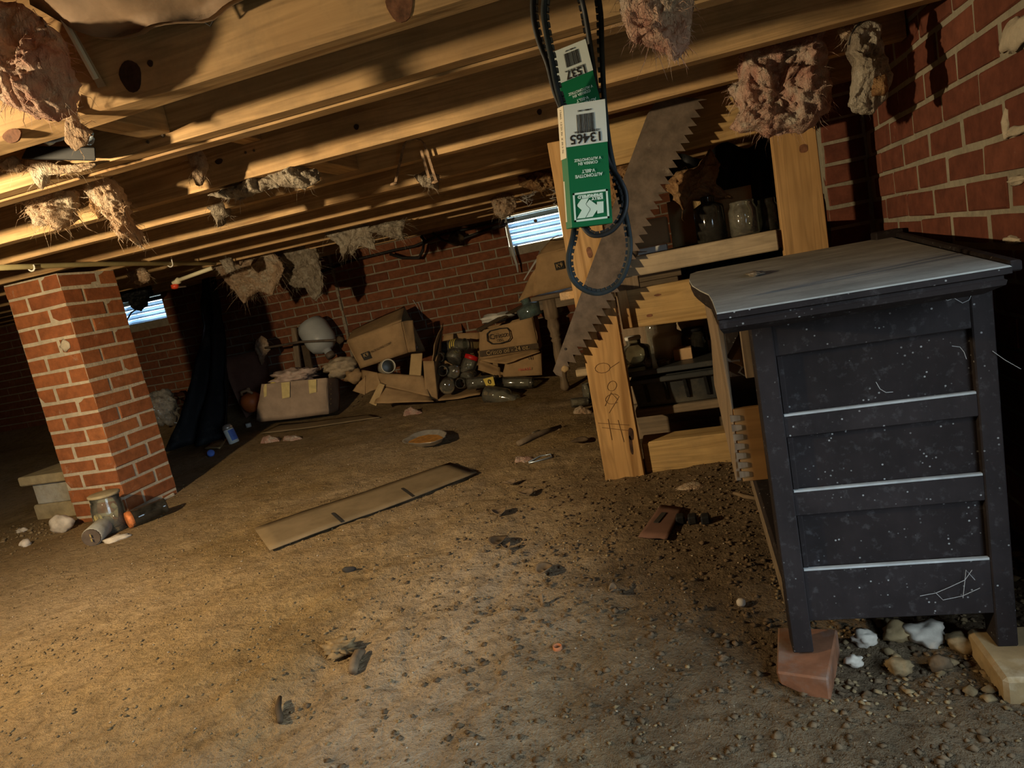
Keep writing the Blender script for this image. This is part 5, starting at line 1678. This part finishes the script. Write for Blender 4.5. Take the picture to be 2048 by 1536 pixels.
# torn jar box
jb = cartonQ('torn_box', [('side_panel', [(876, 802, 4.02), (868, 735, 4.05), (888, 655, 4.35), (884, 690, 4.34)]),
                          ('side_panel', [(852, 796, 4.0), (876, 800, 4.02), (868, 722, 4.05), (846, 722, 4.04)]),
                          ('back_panel', [(880, 740, 4.5), (960, 730, 4.52), (958, 665, 4.56), (888, 668, 4.56)]),
                          ('inner_flap', [(862, 742, 4.06), (872, 738, 4.2), (885, 646, 4.4), (868, 690, 4.1)]),
                          ('bottom_panel', [(872, 803, 4.0), (960, 790, 4.0), (975, 760, 4.5), (890, 765, 4.5)])], 'card', 'torn open cardboard box spilling glass jars')
fl = cartonQ('crushed_box', [('front_panel', [(765, 772, 4.02), (860, 794, 3.98), (846, 752, 4.06), (754, 746, 4.08)]),
                             ('lower_flap', [(748, 806, 3.92), (868, 804, 3.9), (858, 792, 3.99), (764, 772, 4.03)]),
                             ('side_panel', [(728, 790, 4.08), (764, 774, 4.04), (754, 745, 4.09), (724, 740, 4.2)]),
                             ('torn_flap', [(706, 782, 4.1), (730, 790, 4.06), (732, 752, 4.14), (718, 765, 4.12)])], 'card', 'flattened crushed cardboard box left of the spilled jars')
tag(MB().plate([P4(*q) for q in ((738, 806, 3.93), (752, 812, 3.93), (769, 770, 3.99), (758, 766, 3.99))], (0, .015, 0)).build('wood_lath', M['card_tan'], None, bevel=.001), 'short pale lath leaning on the front of the crushed box', 'lath')
tag(MB().hexa([P4(818, 752, 4.12), P4(842, 756, 4.12), P4(842, 756, 4.22), P4(818, 752, 4.22), P4(822, 708, 4.14), P4(845, 706, 4.14), P4(845, 706, 4.24), P4(822, 708, 4.24)]).build('small_carton', M['card_tan'], None, bevel=.004), 'small worn carton standing between the tilted carton and the jar box', 'box')


def lie_jar(a, b, Y0, Y1, rpx, label, mat='glass', neck=.72, lid=None, group='spilled glass jars', **kw):
    p, q = P4(*a, Y0), P4(*b, Y1)
    return jar('glass_jar', p, q - p, rpx / F_PX * Y0, (q - p).length, label, mat=mat, neck=neck, lid=lid, group=group, **kw)


lie_jar((771, 737), (777, 732), 4.34, 4.10, 17, 'milky jar lying mouth forward under the tilted carton', mat='milk', neck=.85)
j1 = lie_jar((888, 696), (932, 688), 4.36, 4.30, 15, 'jar with yellow print on top of the spilled jars', neck=.8)
j2 = lie_jar((905, 722), (914, 700), 4.24, 4.3, 18, 'big clear jar in the middle of the spilled jars', neck=.8)
lie_jar((886, 712), (878, 715), 4.36, 4.16, 12, 'jar with open mouth at the upper left of the spilled jars', neck=.8)
lie_jar((893, 738), (885, 742), 4.32, 4.10, 13, 'jar with open mouth facing forward at the left of the spilled jars', neck=.8)
lie_jar((932, 748), (944, 712), 4.20, 4.24, 16, 'clear jar with a bright red lid', neck=.82, lid='red', lidh=.22)
lie_jar((905, 744), (918, 742), 4.14, 4.30, 15, 'jar with shiny base in the centre of the spilled jars', neck=.8)
lie_jar((930, 757), (946, 748), 4.12, 4.2, 14, 'jar leaning below the red lid', neck=.8)
lie_jar((894, 774), (900, 764), 4.02, 4.22, 17, 'jar lying with its round base forward at the lower left of the spill', neck=.8)
lie_jar((930, 764), (920, 767), 4.22, 4.04, 12, 'jar with open mouth facing forward at the bottom of the spill', neck=.85)
lie_jar((934, 768), (992, 760), 4.04, 4.08, 13, 'amber-labelled jar lying between the spill and the long bottle', neck=.85)
lie_jar((985, 766), (1066, 765), 4.14, 4.14, 13, 'long clear bottle lying at the foot of the stacked cartons', neck=.85, shoulder=.8)
jg = lie_jar((973, 788), (1036, 800), 3.93, 3.86, 20, 'big clear glass jug lying in front of all the spilled jars', neck=.55, shoulder=.62)
for t_, (a, b, Y0, Y1, r, f0, f1) in ((j1, ((888, 696), (932, 688), 4.36, 4.30, 15.6, .45, .75)),):
    p, q = P4(*a, Y0), P4(*b, Y1)
    L = (q - p).length; R = r / F_PX * Y0
    for k in range(3):
        MB().lathe([(R * 1.01, L * (f0 + k * .09)), (R * 1.01, L * (f0 + k * .09 + .04))], p, q - p, 20, False, False).build('yellow_band', M['yellow'], t_, True)
lb = thing('loose_label', P4(975, 768, 4.0), 'yellow paper label with a dark figure lying among the jars', 'label')
MB().plate([P4(*q) for q in ((966, 758, 4.0), (986, 753, 4.0), (990, 770, 3.98), (974, 776, 3.98))], (0, .002, 0)).build('label_paper', M['yellow'], lb)
mark_on(lb, '0', (979, 764), (986, 762), (977, 756), 3.985, .045, 'ink', -.003)

# Crisco carton on a crushed one, with things on top
cr = cartonQ('oil_carton', [('front_panel', [(960, 722, 4.2), (1078, 700, 4.2), (1064, 634, 4.17), (959, 662, 4.17)]),
                            ('side_panel', [(1078, 700, 4.2), (1084, 690, 4.45), (1074, 628, 4.42), (1064, 634, 4.17)]),
                            ('side_panel', [(960, 722, 4.2), (972, 716, 4.45), (970, 655, 4.42), (959, 662, 4.17)]),
                            ('back_panel', [(972, 716, 4.46), (1084, 690, 4.46), (1074, 628, 4.43), (970, 655, 4.43)])], 'card', 'brown cooking oil carton printed Crisco oil with a dark band')
yF = 4.165
band = [(959, 702), (1076, 686), (1078, 697), (960, 714)]
MB().plate([P4(*q, yF + .005) for q in band], (0, .002, 0)).build('print_band', M['ink_brown'], cr)
mark_on(cr, 'Crisco oil - 24 oz.', (1016, 700), (1076, 691), (1014, 690), yF, .040, 'card_tan', -.008)
mark_on(cr, 'Crisco', (997, 671), (1021, 666), (995, 661), yF, .047, 'ink', -.010)
mark_on(cr, 'OIL', (1000, 680), (1021, 676), (998, 670), yF, .025, 'ink', -.010)
ring_o = [(974, 668), (980, 662), (1000, 657), (1014, 656), (1019, 662), (1021, 676), (1016, 682), (1000, 687), (984, 688), (975, 682)]
MB().tube([P4(px, py, yF - .008) for px, py in ring_o + ring_o[:1]], .004, 6).build('print_ring', M['ink'], cr)
cc = cartonQ('crushed_carton', [('front_panel', [(1004, 754, 4.16), (1084, 750, 4.16), (1082, 702, 4.2), (1012, 724, 4.18)]),
                                ('torn_flap', [(956, 740, 4.16), (1002, 756, 4.12), (1000, 735, 4.18), (960, 718, 4.2)]),
                                ('top_flap', [(960, 722, 4.18), (1010, 728, 4.12), (1080, 704, 4.14), (1076, 698, 4.2)]),
                                ('back_panel', [(962, 752, 4.48), (1086, 745, 4.48), (1084, 700, 4.48), (964, 720, 4.48)])], 'card', 'crushed torn carton underneath the cooking oil carton')
mark_on(cc, 'II', (1060, 715), (1072, 712), (1058, 706), 4.16, .04, 'ink', -.012)
mark_on(cc, 'FRAGILE', (1050, 738), (1072, 735), (1048, 728), 4.15, .022, 'red', -.012)
o = lump('paper_wad', P4(995, 635, 4.35), (.11, .09, .035), M['paper'], None, 4, .6, 3, 2.5)
tag(o, 'crumpled white paper on top of the cooking oil carton', 'paper')
tag(MB().beam(P4(955, 661, 4.14), P4(1048, 611, 4.40), .03, .022).build('iron_bar', M['ink_brown'], None, bevel=.003), 'dark iron bar lying slanted across the white paper on the oil carton', 'bar')
gj = jar('glass_jug', P4(1066, 634, 4.34), (-.25, 0, 1), .088, .16, 'big blue-green glass jug on the right end of the oil carton', mat='glass_blue', neck=.35, shoulder=.45)
# old table with turned leg and another carton
tbl = thing('old_table', P4(1110, 600, 4.0), 'old wooden table with a turned leg behind the left bench post', 'table')
leg = [(1094, 598), (1090, 758)]
p0, p1 = P4(1098, 598, 3.95), P4(1091, 760, 3.95)
ztab = min(P4(1066, 592, 4.0).z, P4(1160, 570, 4.0).z) - .004
p0.z = ztab - .09
zl0 = gz(p1.x, p1.y)
h = p0.z - zl0
MB().lathe([(.018, 0), (.030, .02), (.024, .05), (.020, h * .15), (.030, h * .3), (.033, h * .45), (.026, h * .60), (.034, h * .63), (.024, h * .655), (.034, h * .68), (.030, h * .72), (.040, h * .80), (.033, h * .88), (.045, h * .9), (.045, h + .06)], (p0.x, 3.95, zl0), (0, 0, 1), 16, True, True).build('turned_leg', M['oldwood_z'], tbl, True)
MB().box(p0.x - .06, p0.x + .75, 3.93, 3.955, ztab - .085, ztab - .025).build('apron', M['oldwood_x'], tbl, bevel=.003)
MB().box(p0.x - .10, p0.x + .80, 3.90, 4.45, ztab - .025, ztab).build('table_top', M['oldwood_x'], tbl, bevel=.003)
MB().lathe([(.03, 0), (.035, h * .5), (.04, h)], (p0.x + .68, 3.97, zl0), (0, 0, 1), 12, True, True).build('turned_leg', M['oldwood_z'], tbl, True)
k2 = cartonQ('printed_carton', [('front_panel', [(1066, 592, 4.0), (1160, 570, 4.0), (1150, 492, 4.0), (1074, 512, 4.0)]),
                                ('side_panel', [(1066, 592, 4.0), (1072, 585, 4.35), (1078, 505, 4.35), (1074, 512, 4.0)]),
                                ('torn_flap', [(1036, 604, 4.02), (1068, 590, 4.0), (1076, 530, 4.0), (1054, 566, 4.03)]),
                                ('top_flap', [(1074, 512, 4.0), (1150, 494, 4.0), (1146, 474, 4.08), (1102, 482, 4.1)])], 'card', 'brown carton with a dark square mark on the old table behind the bench post')
MB().plate([P4(*q, 3.985) for q in ((1108, 526), (1126, 521), (1130, 537), (1112, 541))], (0, .002, 0)).build('print_square', M['ink'], k2)
mark_on(k2, 'K9', (1119, 531), (1130, 528), (1117, 520), 3.98, .036, 'card_tan', -.003)

# ================================================================== things on the dirt
def gp(px, py, dz=0.0): return on_ground(px, py, dz)


# pier foot group
blk = thing('capped_block', gp(100, 1030), 'grey concrete block with a wider cap left of the pier foot', 'block')
b0, b1 = at(68, 1030, 2.50), at(135, 1020, 2.50)
zc0, zc1, zc2, zc3 = gz(-2.95, 2.6) - .01, at(70, 1010, 2.5).z, at(62, 968, 2.5).z, at(50, 952, 2.5).z
xl, xr_ = at(66, 985, 2.5).x, -2.845
MB().box(xl - .02, xr_, 2.49, 2.72, zc0, zc1).build('block_foot', M['concrete_tan'], blk, bevel=.008)
MB().box(xl + .005, xr_, 2.50, 2.70, zc1 - .002, zc2).build('block_shaft', M['concrete'], blk, bevel=.006)
MB().box(xl - .035, xr_, 2.47, 2.74, zc2 - .002, zc3).build('block_cap', M['concrete_tan'], blk, bevel=.006)
g0 = gp(180, 1082)
t_ = jar('glass_jar', Vector((g0.x + .02, g0.y + .10, gz(g0.x, g0.y + .1))), (0.02, .02, 1), .062, .165, 'big dusty glass jar standing against the pier foot', neck=.86, lid='concrete_tan', lidh=.05, shoulder=.66)
p = t_.location + Vector((.0, -.052, .075))
MB().lathe([(.001, 0), (.022, 0), (.022, .002)], p, (0.1, -1, .1), 16, True, True).build('round_label', M['tape'], t_)
a, b = gp(188, 1092), gp(238, 1050)
t_ = jar('tin_can', Vector((a.x, a.y, gz(a.x, a.y) + .036)), Vector((b.x - a.x, b.y - a.y, .01)), .038, .15, 'grey jar lying on its side with its dark base toward the viewer', mat='concrete', neck=.9, thick=False)
q = Vector((a.x, a.y, gz(a.x, a.y) + .036)); d = Vector((b.x - a.x, b.y - a.y, .01)).normalized()
MB().lathe([(.034, -.004), (.036, .003)], q, d, 18, True, True).build('can_base', M['steel_rust'], t_)
for k, z in enumerate((.004, -.014)):
    MB().obox(q - d * .006 + Vector((.0, 0, z + .006)), (.012, -.006, 0), d * .001, (0, 0, .006)).build('base_label', M['tape'], t_)
a, b = gp(263, 1056), gp(318, 1036)
t_ = jar('glass_jar', Vector((a.x, a.y, gz(a.x, a.y) + .034)), Vector((b.x - a.x, b.y - a.y, .008)), .036, .15, 'dark jar with an orange rusted lid lying at the pier corner', mat='glass_dark', neck=.9, thick=False)
q = Vector((a.x, a.y, gz(a.x, a.y) + .036)); d = Vector((b.x - a.x, b.y - a.y, .008)).normalized()
MB().lathe([(.028, -.010), (.035, -.008), (.037, .002), (.037, .014)], q, d, 22, True, True).build('orange_lid', M['orange_rust'], t_, True)
tag(lump('white_rock', gp(127, 1062, .035), (.055, .04, .048), M['stone'], None, 3, .4, 3, 1.6), 'chunky white rock left of the big dusty jar', 'rock')
tag(lump('flat_stone', gp(232, 1080, .006), (.055, .028, .014), M['stone'], None, 5, .4, 3, 2, rot=.6), 'flat pale stone in front of the lying jars', 'rock')
tag(lump('round_stone', gp(52, 1092, .012), (.022, .02, .02), M['stone'], None, 6, .3, 3), 'small round stone in the dirt at the left picture edge', 'rock')
tag(lump('pale_shard', gp(44, 1064, .008), (.03, .014, .012), M['stone'], None, 7, .5, 3), 'pale shard in the dirt left of the white rock', 'rock')

# spray can, caps and bits beside the shadow drape
a = gp(469, 886)
sc_ = thing('spray_can', a, 'white and blue spray can with a silver top standing at the edge of the shadow', 'can')
MB().lathe([(.031, 0), (.033, .004), (.033, .095), (.031, .10)], a, (-.22, 0, 1), 20, True, True).build('can_body', M['label_white'], sc_, True)
axc = Vector((-.22, 0, 1)).normalized()
MB().lathe([(.0335, .100), (.033, .112), (.026, .128), (.012, .134)], a, axc, 20, True, True).build('can_top', M['foil'], sc_, True)
s_ = axc.cross(Vector((0, 1, 0))).normalized()
mb = MB()
vs = []
for hh in (.02, .092):
    for k in range(9):
        an = math.radians(-62 + k * 14)
        r = .0337
        vs.append(a + axc * hh + Vector((math.cos(an) * r, math.sin(an) * r, .22 * math.cos(an) * r)))
mb.add(vs, [(k, k + 1, k + 10, k + 9) for k in range(8)])
mb.build('blue_label', M['blue'], sc_, True)
tag(MB().lathe([(.02, 0), (.02, .028), (.017, .03)], gp(498, 854), (.05, -.1, 1), 16, True, True).build('bottle_cap', M['paper'], None, True), 'small white cap beside the left corner of the taped box', 'cap')
tag(MB().lathe([(.022, 0), (.022, .02), (.018, .024)], gp(423, 912, .012), (.5, -.5, .5), 16, True, True).build('bottle_cap', M['blue'], None, True), 'small blue cap at the edge of the shadow behind the pier', 'cap')
c = [gp(410, 900), gp(440, 900), gp(455, 880), gp(425, 880)]
tag(grid_panel('tan_scrap', [Vector((q.x, q.y, q.z + .004)) for q in c], M['card_tan'], None, .006, 6, .012, 4), 'tan scrap of card left of the spray can', 'cardboard')
for k, (px, py, lab) in enumerate(((541, 884, 'pink scrap of insulation on the dirt, left one of the pair before the taped box'), (585, 880, 'pink scrap of insulation on the dirt, right one of the pair before the taped box'), (826, 828, 'pink scrap of insulation on the dirt before the torn jar box'),
                                   (1048, 922, 'pinkish scrap of insulation beside a metal clip on the dirt'), (1165, 826, 'tan scrap of insulation on the dirt left of the bench post'), (1390, 975, 'cream crumbs of foam under the bottom beam of the bench'))):
    g = gp(px, py)
    Y = g.y
    s = 20 if k < 5 else 26
    poly = [(px - s, py + 6), (px - s * .8, py - 8), (px - s * .2, py - 14 + (k % 2) * 6), (px + s * .3, py - 9), (px + s * .9, py - 4), (px + s, py + 5), (px + s * .2, py + 9)]
    if k == 5: poly = [(px - 40, py + 2), (px - 20, py - 6), (px + 10, py - 7), (px + 22, py - 2), (px, py + 5)]
    o = fluff('insulation_scrap', poly, Y, .025, M['wool_pink' if k < 4 else 'wool_tan'], None, 70 + k, 60, .015, hang=False)
    tag(o, lab, 'insulation')

# cardboard on the floor
def flat_card(name, pts, mat, lab, thick=.004, lift=.012, seed=1, n=18):
    poly = [gp(px, py) for px, py in pts]
    p0, p1, p2, p3 = [Vector((v.x, v.y, v.z + lift)) for v in poly]
    vs = []; fs = []
    m = 6
    for layer in (0, 1):
        for j in range(m + 1):
            for i in range(n + 1):
                u, v = i / n, j / m
                p = (p0 * (1 - u) + p1 * u) * (1 - v) + (p3 * (1 - u) + p2 * u) * v
                e = .006 * float(fbm(u * 9, v * 2 + seed, seed, 3))
                p.y += e
                p.z = max(gz(p.x, p.y) + lift * (.6 + .4 * math.sin(u * 7 + seed)), p.z * .3 + .7 * (gz(p.x, p.y) + lift)) + (thick if layer else 0)
                vs.append(p)
    L = (n + 1) * (m + 1)
    for j in range(m):
        for i in range(n):
            a = j * (n + 1) + i
            q = (a, a + 1, a + n + 2, a + n + 1)
            fs += [q[::-1], tuple(k + L for k in q)]
    rim = list(range(n + 1)) + [j * (n + 1) + n for j in range(1, m + 1)] + [m * (n + 1) + i for i in range(n - 1, -1, -1)] + [j * (n + 1) for j in range(m - 1, 0, -1)]
    for k in range(len(rim)):
        a, b = rim[k], rim[(k + 1) % len(rim)]
        fs.append((a, b, b + L, a + L))
    t = thing(name, poly[0], lab, 'cardboard')
    mesh_obj('card_sheet', vs, fs, M[mat], t, True)
    return t


M['card_floor'] = card_mat('cardboard_dusty', (0.25, 0.18, 0.10))
t_ = flat_card('cardboard_strip', [(540, 1107), (955, 950), (902, 930), (510, 1062)], 'card_floor', 'long dusty strip of cardboard with two short slits lying on the dirt', lift=.009, seed=4)
for a, b in (((687, 1052), (667, 1034)), ((829, 1001), (806, 984))):
    p, q = gp(*a, .0155), gp(*b, .0155)
    MB().beam(p, q, .010, .003).build('slit', M['ink'], t_)
flat_card('cardboard_sheet', [(520, 870), (760, 838), (742, 832), (560, 852)], 'card_floor', 'faint dusty cardboard sheet half buried before the taped box', lift=.008, seed=6)
t_ = flat_card('punched_card', [(1278, 1082), (1336, 1086), (1366, 1024), (1322, 1018)], 'card_dark', 'small brown card with a slot cut in it on the dirt near the bench', lift=.010, seed=7, n=8)
p, q = gp(1314, 1056, .016), gp(1330, 1036, .016)
MB().beam(p, q, .014, .003).build('slot', M['ink'], t_)
for k, px in enumerate((1362, 1386, 1412)):
    g = gp(px, 1046, .012)
    o = MB().obox(g, (.012, .002, 0), (0, .016, 0), (0, 0, .012)).build('black_clip', M['black_plastic'], None, bevel=.004)
    tag(o, ('black clip touching the small punched card', 'black clip in the middle of the row of three', 'black clip at the right end of the row of three')[k], 'clip', 'black clips on the dirt')

# pie tin
c = gp(856, 886)
pt = thing('pie_tin', c, 'crumpled foil pie tin with rusty remains lying on the dirt', 'pie tin')
n = 28; rings = [(.55, .0), (.8, .004), (.98, .026), (1.06, .03)]
vs = []; fs = []
ex, ey = (gp(893, 880) - gp(818, 886)) / 2, (gp(850, 870) - gp(846, 898)) / 2
for r, z in rings:
    for k in range(n):
        a = 2 * math.pi * k / n
        s = 1 + .03 * math.sin(9 * a)
        pull = 1 + (.28 * max(0, math.cos(a - math.pi)) ** 6)
        p = c + ex * (math.cos(a) * r * s * pull) + ey * (math.sin(a) * r * s)
        p.z = c.z + .006 + z * (1 - .5 * max(0, math.cos(a - math.pi)) ** 4)
        vs.append(p)
for j in range(len(rings) - 1):
    for k in range(n):
        k2 = (k + 1) % n
        fs.append((j * n + k, j * n + k2, (j + 1) * n + k2, (j + 1) * n + k))
o = mesh_obj('tin_wall', vs, fs, M['foil'], pt, True)
md = o.modifiers.new('thick', 'SOLIDIFY'); md.thickness = .0015
MB().plate([Vector(v) + Vector((0, 0, .004)) for v in vs[n:2 * n]], (0, 0, .002)).build('rusty_filling', M['pie'], pt)
# stick with a vial, sticks, leaves, cap and bones of clods
tag(MB().tube([gp(1036, 893, .012), gp(1060, 882, .014), gp(1085, 872, .015), gp(1122, 858, .012)], [.012, .014, .013, .009], 8).build('stick', M['oldwood_x'], None, True), 'stick lying on the dirt left of the bench post', 'stick')
t_ = jar('glass_vial', gp(1068, 876, .016), gp(1100, 860, .016) - gp(1068, 876, .016), .012, .055, 'little clear vial lying against the stick', neck=.7)
tag(MB().tube([gp(px, py, .008) for px, py in ((1058, 928), (1080, 916), (1102, 912), (1104, 918), (1082, 924), (1058, 930))], .003, 6).build('metal_clip', M['galv'], None, True), 'pale metal hairpin clip on the dirt left of the bench', 'clip')
tag(MB().tube([gp(708, 1352, .012), gp(712, 1336, .016), (gp(720, 1322, .018)), gp(731, 1313, .014)], [.010, .012, .011, .006], 8).build('bark_piece', M['leaf'], None, True), 'short curved piece of bark beside the skull-like clod', 'bark')
tag(MB().tube([gp(563, 1450, .008), gp(558, 1425, .010), gp(562, 1402, .009)], [.006, .007, .004], 7).build('dark_stick', M['ink_brown'], None, True), 'short dark stick standing out of the dirt at the lower left', 'stick')
tag(lump('pale_clod', gp(683, 1308, .014), (.038, .022, .016), M['clod'], None, 21, .95, 4, 2.6), 'skull-like pale clod with hollows in the dirt at lower centre left', 'clod')
tag(lump('black_scrap', gp(701, 1147, .010), (.018, .006, .012), M['ink'], None, 22, .5, 2, rot=.4), 'black scrap sticking up right of the cardboard strip', 'scrap')
c = gp(1116, 1300)
o = MB().lathe([(.0085, 0), (.0095, .002), (.0095, .009), (.0085, .010), (.0075, .009), (.0075, .003)], c, (0, 0, 1), 18, True, False).build('clay_ring', M['terracotta'], None, True)
tag(o, 'small terracotta-coloured cap lying open side up on the dirt', 'cap')
for k, (px, py, w, h, m, lab) in enumerate(((1052, 993, 20, 8, 'leaf', 'oval dry leaf with a raised rim on the dirt, upper one'), (1000, 1031, 18, 8, 'leaf', 'oval dry leaf on the dirt, middle one'), (998, 1090, 22, 11, 'leaf_dark', 'large dark oval leaf on the dirt, lowest one'),
                                            (1090, 1148, 20, 12, 'leaf', 'curled tan leaf casting a shadow right of the dark oval leaf'), (1228, 1190, 10, 8, 'leaf', 'small upright tan chip right of the curled leaf'), (1160, 888, 20, 7, 'leaf_dark', 'dark chip of bark beside the foot of the bench post'),
                                            (1020, 972, 16, 5, 'leaf', 'tan pod lying beside the oval leaves'), (1014, 1102, 12, 5, 'leaf', 'small folded leaf beside the large dark oval leaf'))):
    g = gp(px, py)
    s = g.y / F_PX
    vs = []; fs = []
    n = 14
    for j, r in enumerate((0.0, .45, .8, 1.0)):
        for i in range(n):
            a = 2 * math.pi * i / n
            dz = .004 + .010 * r * r * (1 + .5 * math.sin(2 * a + k))
            vs.append((g.x + w * s * r * math.cos(a) * 1.0, g.y + h * s * 2.2 * r * math.sin(a) * (1 + .2 * math.cos(a)), gz(g.x, g.y) + dz + .004))
    for j in range(3):
        for i in range(n):
            i2 = (i + 1) % n
            fs.append((j * n + i, j * n + i2, (j + 1) * n + i2, (j + 1) * n + i))
    o = mesh_obj('dry_leaf', vs, fs, M[m], None, True)
    md = o.modifiers.new('thick', 'SOLIDIFY'); md.thickness = .002
    tag(o, lab, 'leaf')
g = gp(1086, 1212)
o = MB().plate([g + Vector(v) for v in ((-.004, -.004, -.002), (.004, -.010, .0), (.003, .002, .030), (-.006, .006, .026))], (.001, .004, 0)).build('upright_chip', M['leaf'], None, bevel=.001)
tag(o, 'upright chip of bark with a long shadow at lower centre', 'chip')
tag(lump('tan_pebble', gp(1483, 1210, .006), (.010, .010, .009), M['stone'], None, 23, .2, 2), 'round tan pebble left of the dresser leg', 'pebble')
tag(MB().tube([gp(1520, 1003, .006), gp(1490, 998, .008), gp(1468, 990, .006)], [.006, .007, .005], 7).build('tan_stick', M['leaf'], None, True), 'tan stick end on the dirt left of the dresser', 'stick')
# left and right spilled bottles behind the bench post
lie_jar((1142, 806), (1176, 802), 3.35, 3.38, 10, 'small clear jar lying behind the left bench post', neck=.85, group=None)
stand_jar(1176, 800, 762, 3.5, gz(-.95, 3.5), 9, 'small clear jar standing just behind the left bench post', neck=.8)
# rubble under the dresser
for k, (px, py, r, m, lab) in enumerate(((1730, 1290, .022, 'stone', 'lumpy tan stone under the middle of the dresser'), (1852, 1285, .030, 'stone', 'white crusted stone under the right half of the dresser'), (1800, 1280, .026, 'firebrick', 'squarish tan stone under the middle of the dresser, farther back'),
                                         (1800, 1345, .020, 'clod', 'brown clod before the rubble under the dresser'), (1710, 1330, .014, 'stone', 'small pale stone beside the wooden wedge'), (1880, 1340, .018, 'clod_dark', 'dark clod left of the tan brick'),
                                         (1925, 1300, .024, 'clod', 'brown lump beside the left end of the tan brick'))):
    g = gp(px, py, r * .6)
    tag(lump('rubble_stone', g, (r, r * .8, r * .75), M[m], None, 30 + k, .5, 3, 1.8), lab, 'rock')

# loose crumbs of earth over the whole floor (nobody could count them)
def scatter(name, cnt, region, rmin, rmax, mat, seed, dens=None, power=6):
    rs = np.random.RandomState(seed)
    base = np.array([(0, 0, .8), (.9, .1, .1), (-.3, .85, -.1), (-.4, -.8, .1), (.1, .2, -.7), (.45, -.6, .35), (.5, .6, .3), (-.75, .05, .3)])
    fcs = np.array([(0, 1, 6), (0, 6, 2), (0, 2, 7), (0, 7, 3), (0, 3, 5), (0, 5, 1), (4, 6, 1), (4, 2, 6), (4, 7, 2), (4, 3, 7), (4, 5, 3), (4, 1, 5)])
    x0, x1, y0, y1 = region
    n0 = cnt * 3
    x, y = rs.uniform(x0, x1, n0), rs.uniform(y0, y1, n0)
    keep = ~((x > PX0 - .02) & (x < PX1 + .02) & (y > PY0 - .02) & (y < PY1 + .02))
    if dens is not None: keep &= rs.rand(n0) < dens(x, y)
    x, y = x[keep][:cnt], y[keep][:cnt]
    n = len(x)
    r = rmin + (rmax - rmin) * rs.rand(n) ** power
    z = ground(x, y, True) + r * .22
    an = rs.uniform(0, 6.28, n); ca, sa = np.cos(an), np.sin(an)
    jit = 1 + rs.uniform(-.3, .3, (n, 8))
    bx = base[None, :, 0] * jit * r[:, None]; by = base[None, :, 1] * jit * r[:, None] * .8
    V = np.stack([x[:, None] + bx * ca[:, None] - by * sa[:, None], y[:, None] + bx * sa[:, None] + by * ca[:, None], z[:, None] + base[None, :, 2] * r[:, None] * .7 * jit], 2).reshape(-1, 3)
    Fc = (fcs[None] + (np.arange(n) * 8)[:, None, None]).reshape(-1, 3)
    me = bpy.data.meshes.new(name)
    me.vertices.add(len(V)); me.vertices.foreach_set('co', V.ravel())
    me.loops.add(Fc.size); me.loops.foreach_set('vertex_index', Fc.ravel())
    me.polygons.add(len(Fc)); me.polygons.foreach_set('loop_start', np.arange(0, Fc.size, 3))
    me.polygons.foreach_set('loop_total', np.full(len(Fc), 3))
    me.update(calc_edges=True); me.validate()
    return tag(link(name, me, M[mat]), kind='stuff')


tag(scatter('earth_crumbs', 30000, (-3.2, .58, .6, 3.4), .0009, .0072, 'clod', 1, lambda x, y: (.10 + .9 * np.abs(vnoise(x * 2.2, y * 2.2, 7)) * 2) * np.clip(1.35 - y * .35, .15, 1), 8), 'loose crumbs of dry earth strewn over the dirt floor', 'dirt crumbs')
tag(scatter('dark_crumbs', 15000, (-1.0, .58, .7, 2.3), .0012, .011, 'clod_dark', 2, lambda x, y: np.clip(.5 + .9 * (x + .35), .05, 1), 7), 'dark crumbs of humus thick around the foot of the dresser', 'dirt crumbs')
tag(scatter('pale_grit', 3500, (-2.6, .58, .6, 3.2), .0008, .0045, 'pebble', 3), 'pale grit scattered on the dirt floor', 'grit')
tag(scatter('rubble_crumbs', 500, (.08, .58, 1.0, 1.5), .005, .020, 'clod', 4), 'broken rubble under the dresser', 'rubble')
tag(scatter('fallen_rubble', 300, (-3.4, -2.86, 2.0, 2.45), .004, .018, 'clod', 5), 'small rubble left of the pier foot', 'rubble')
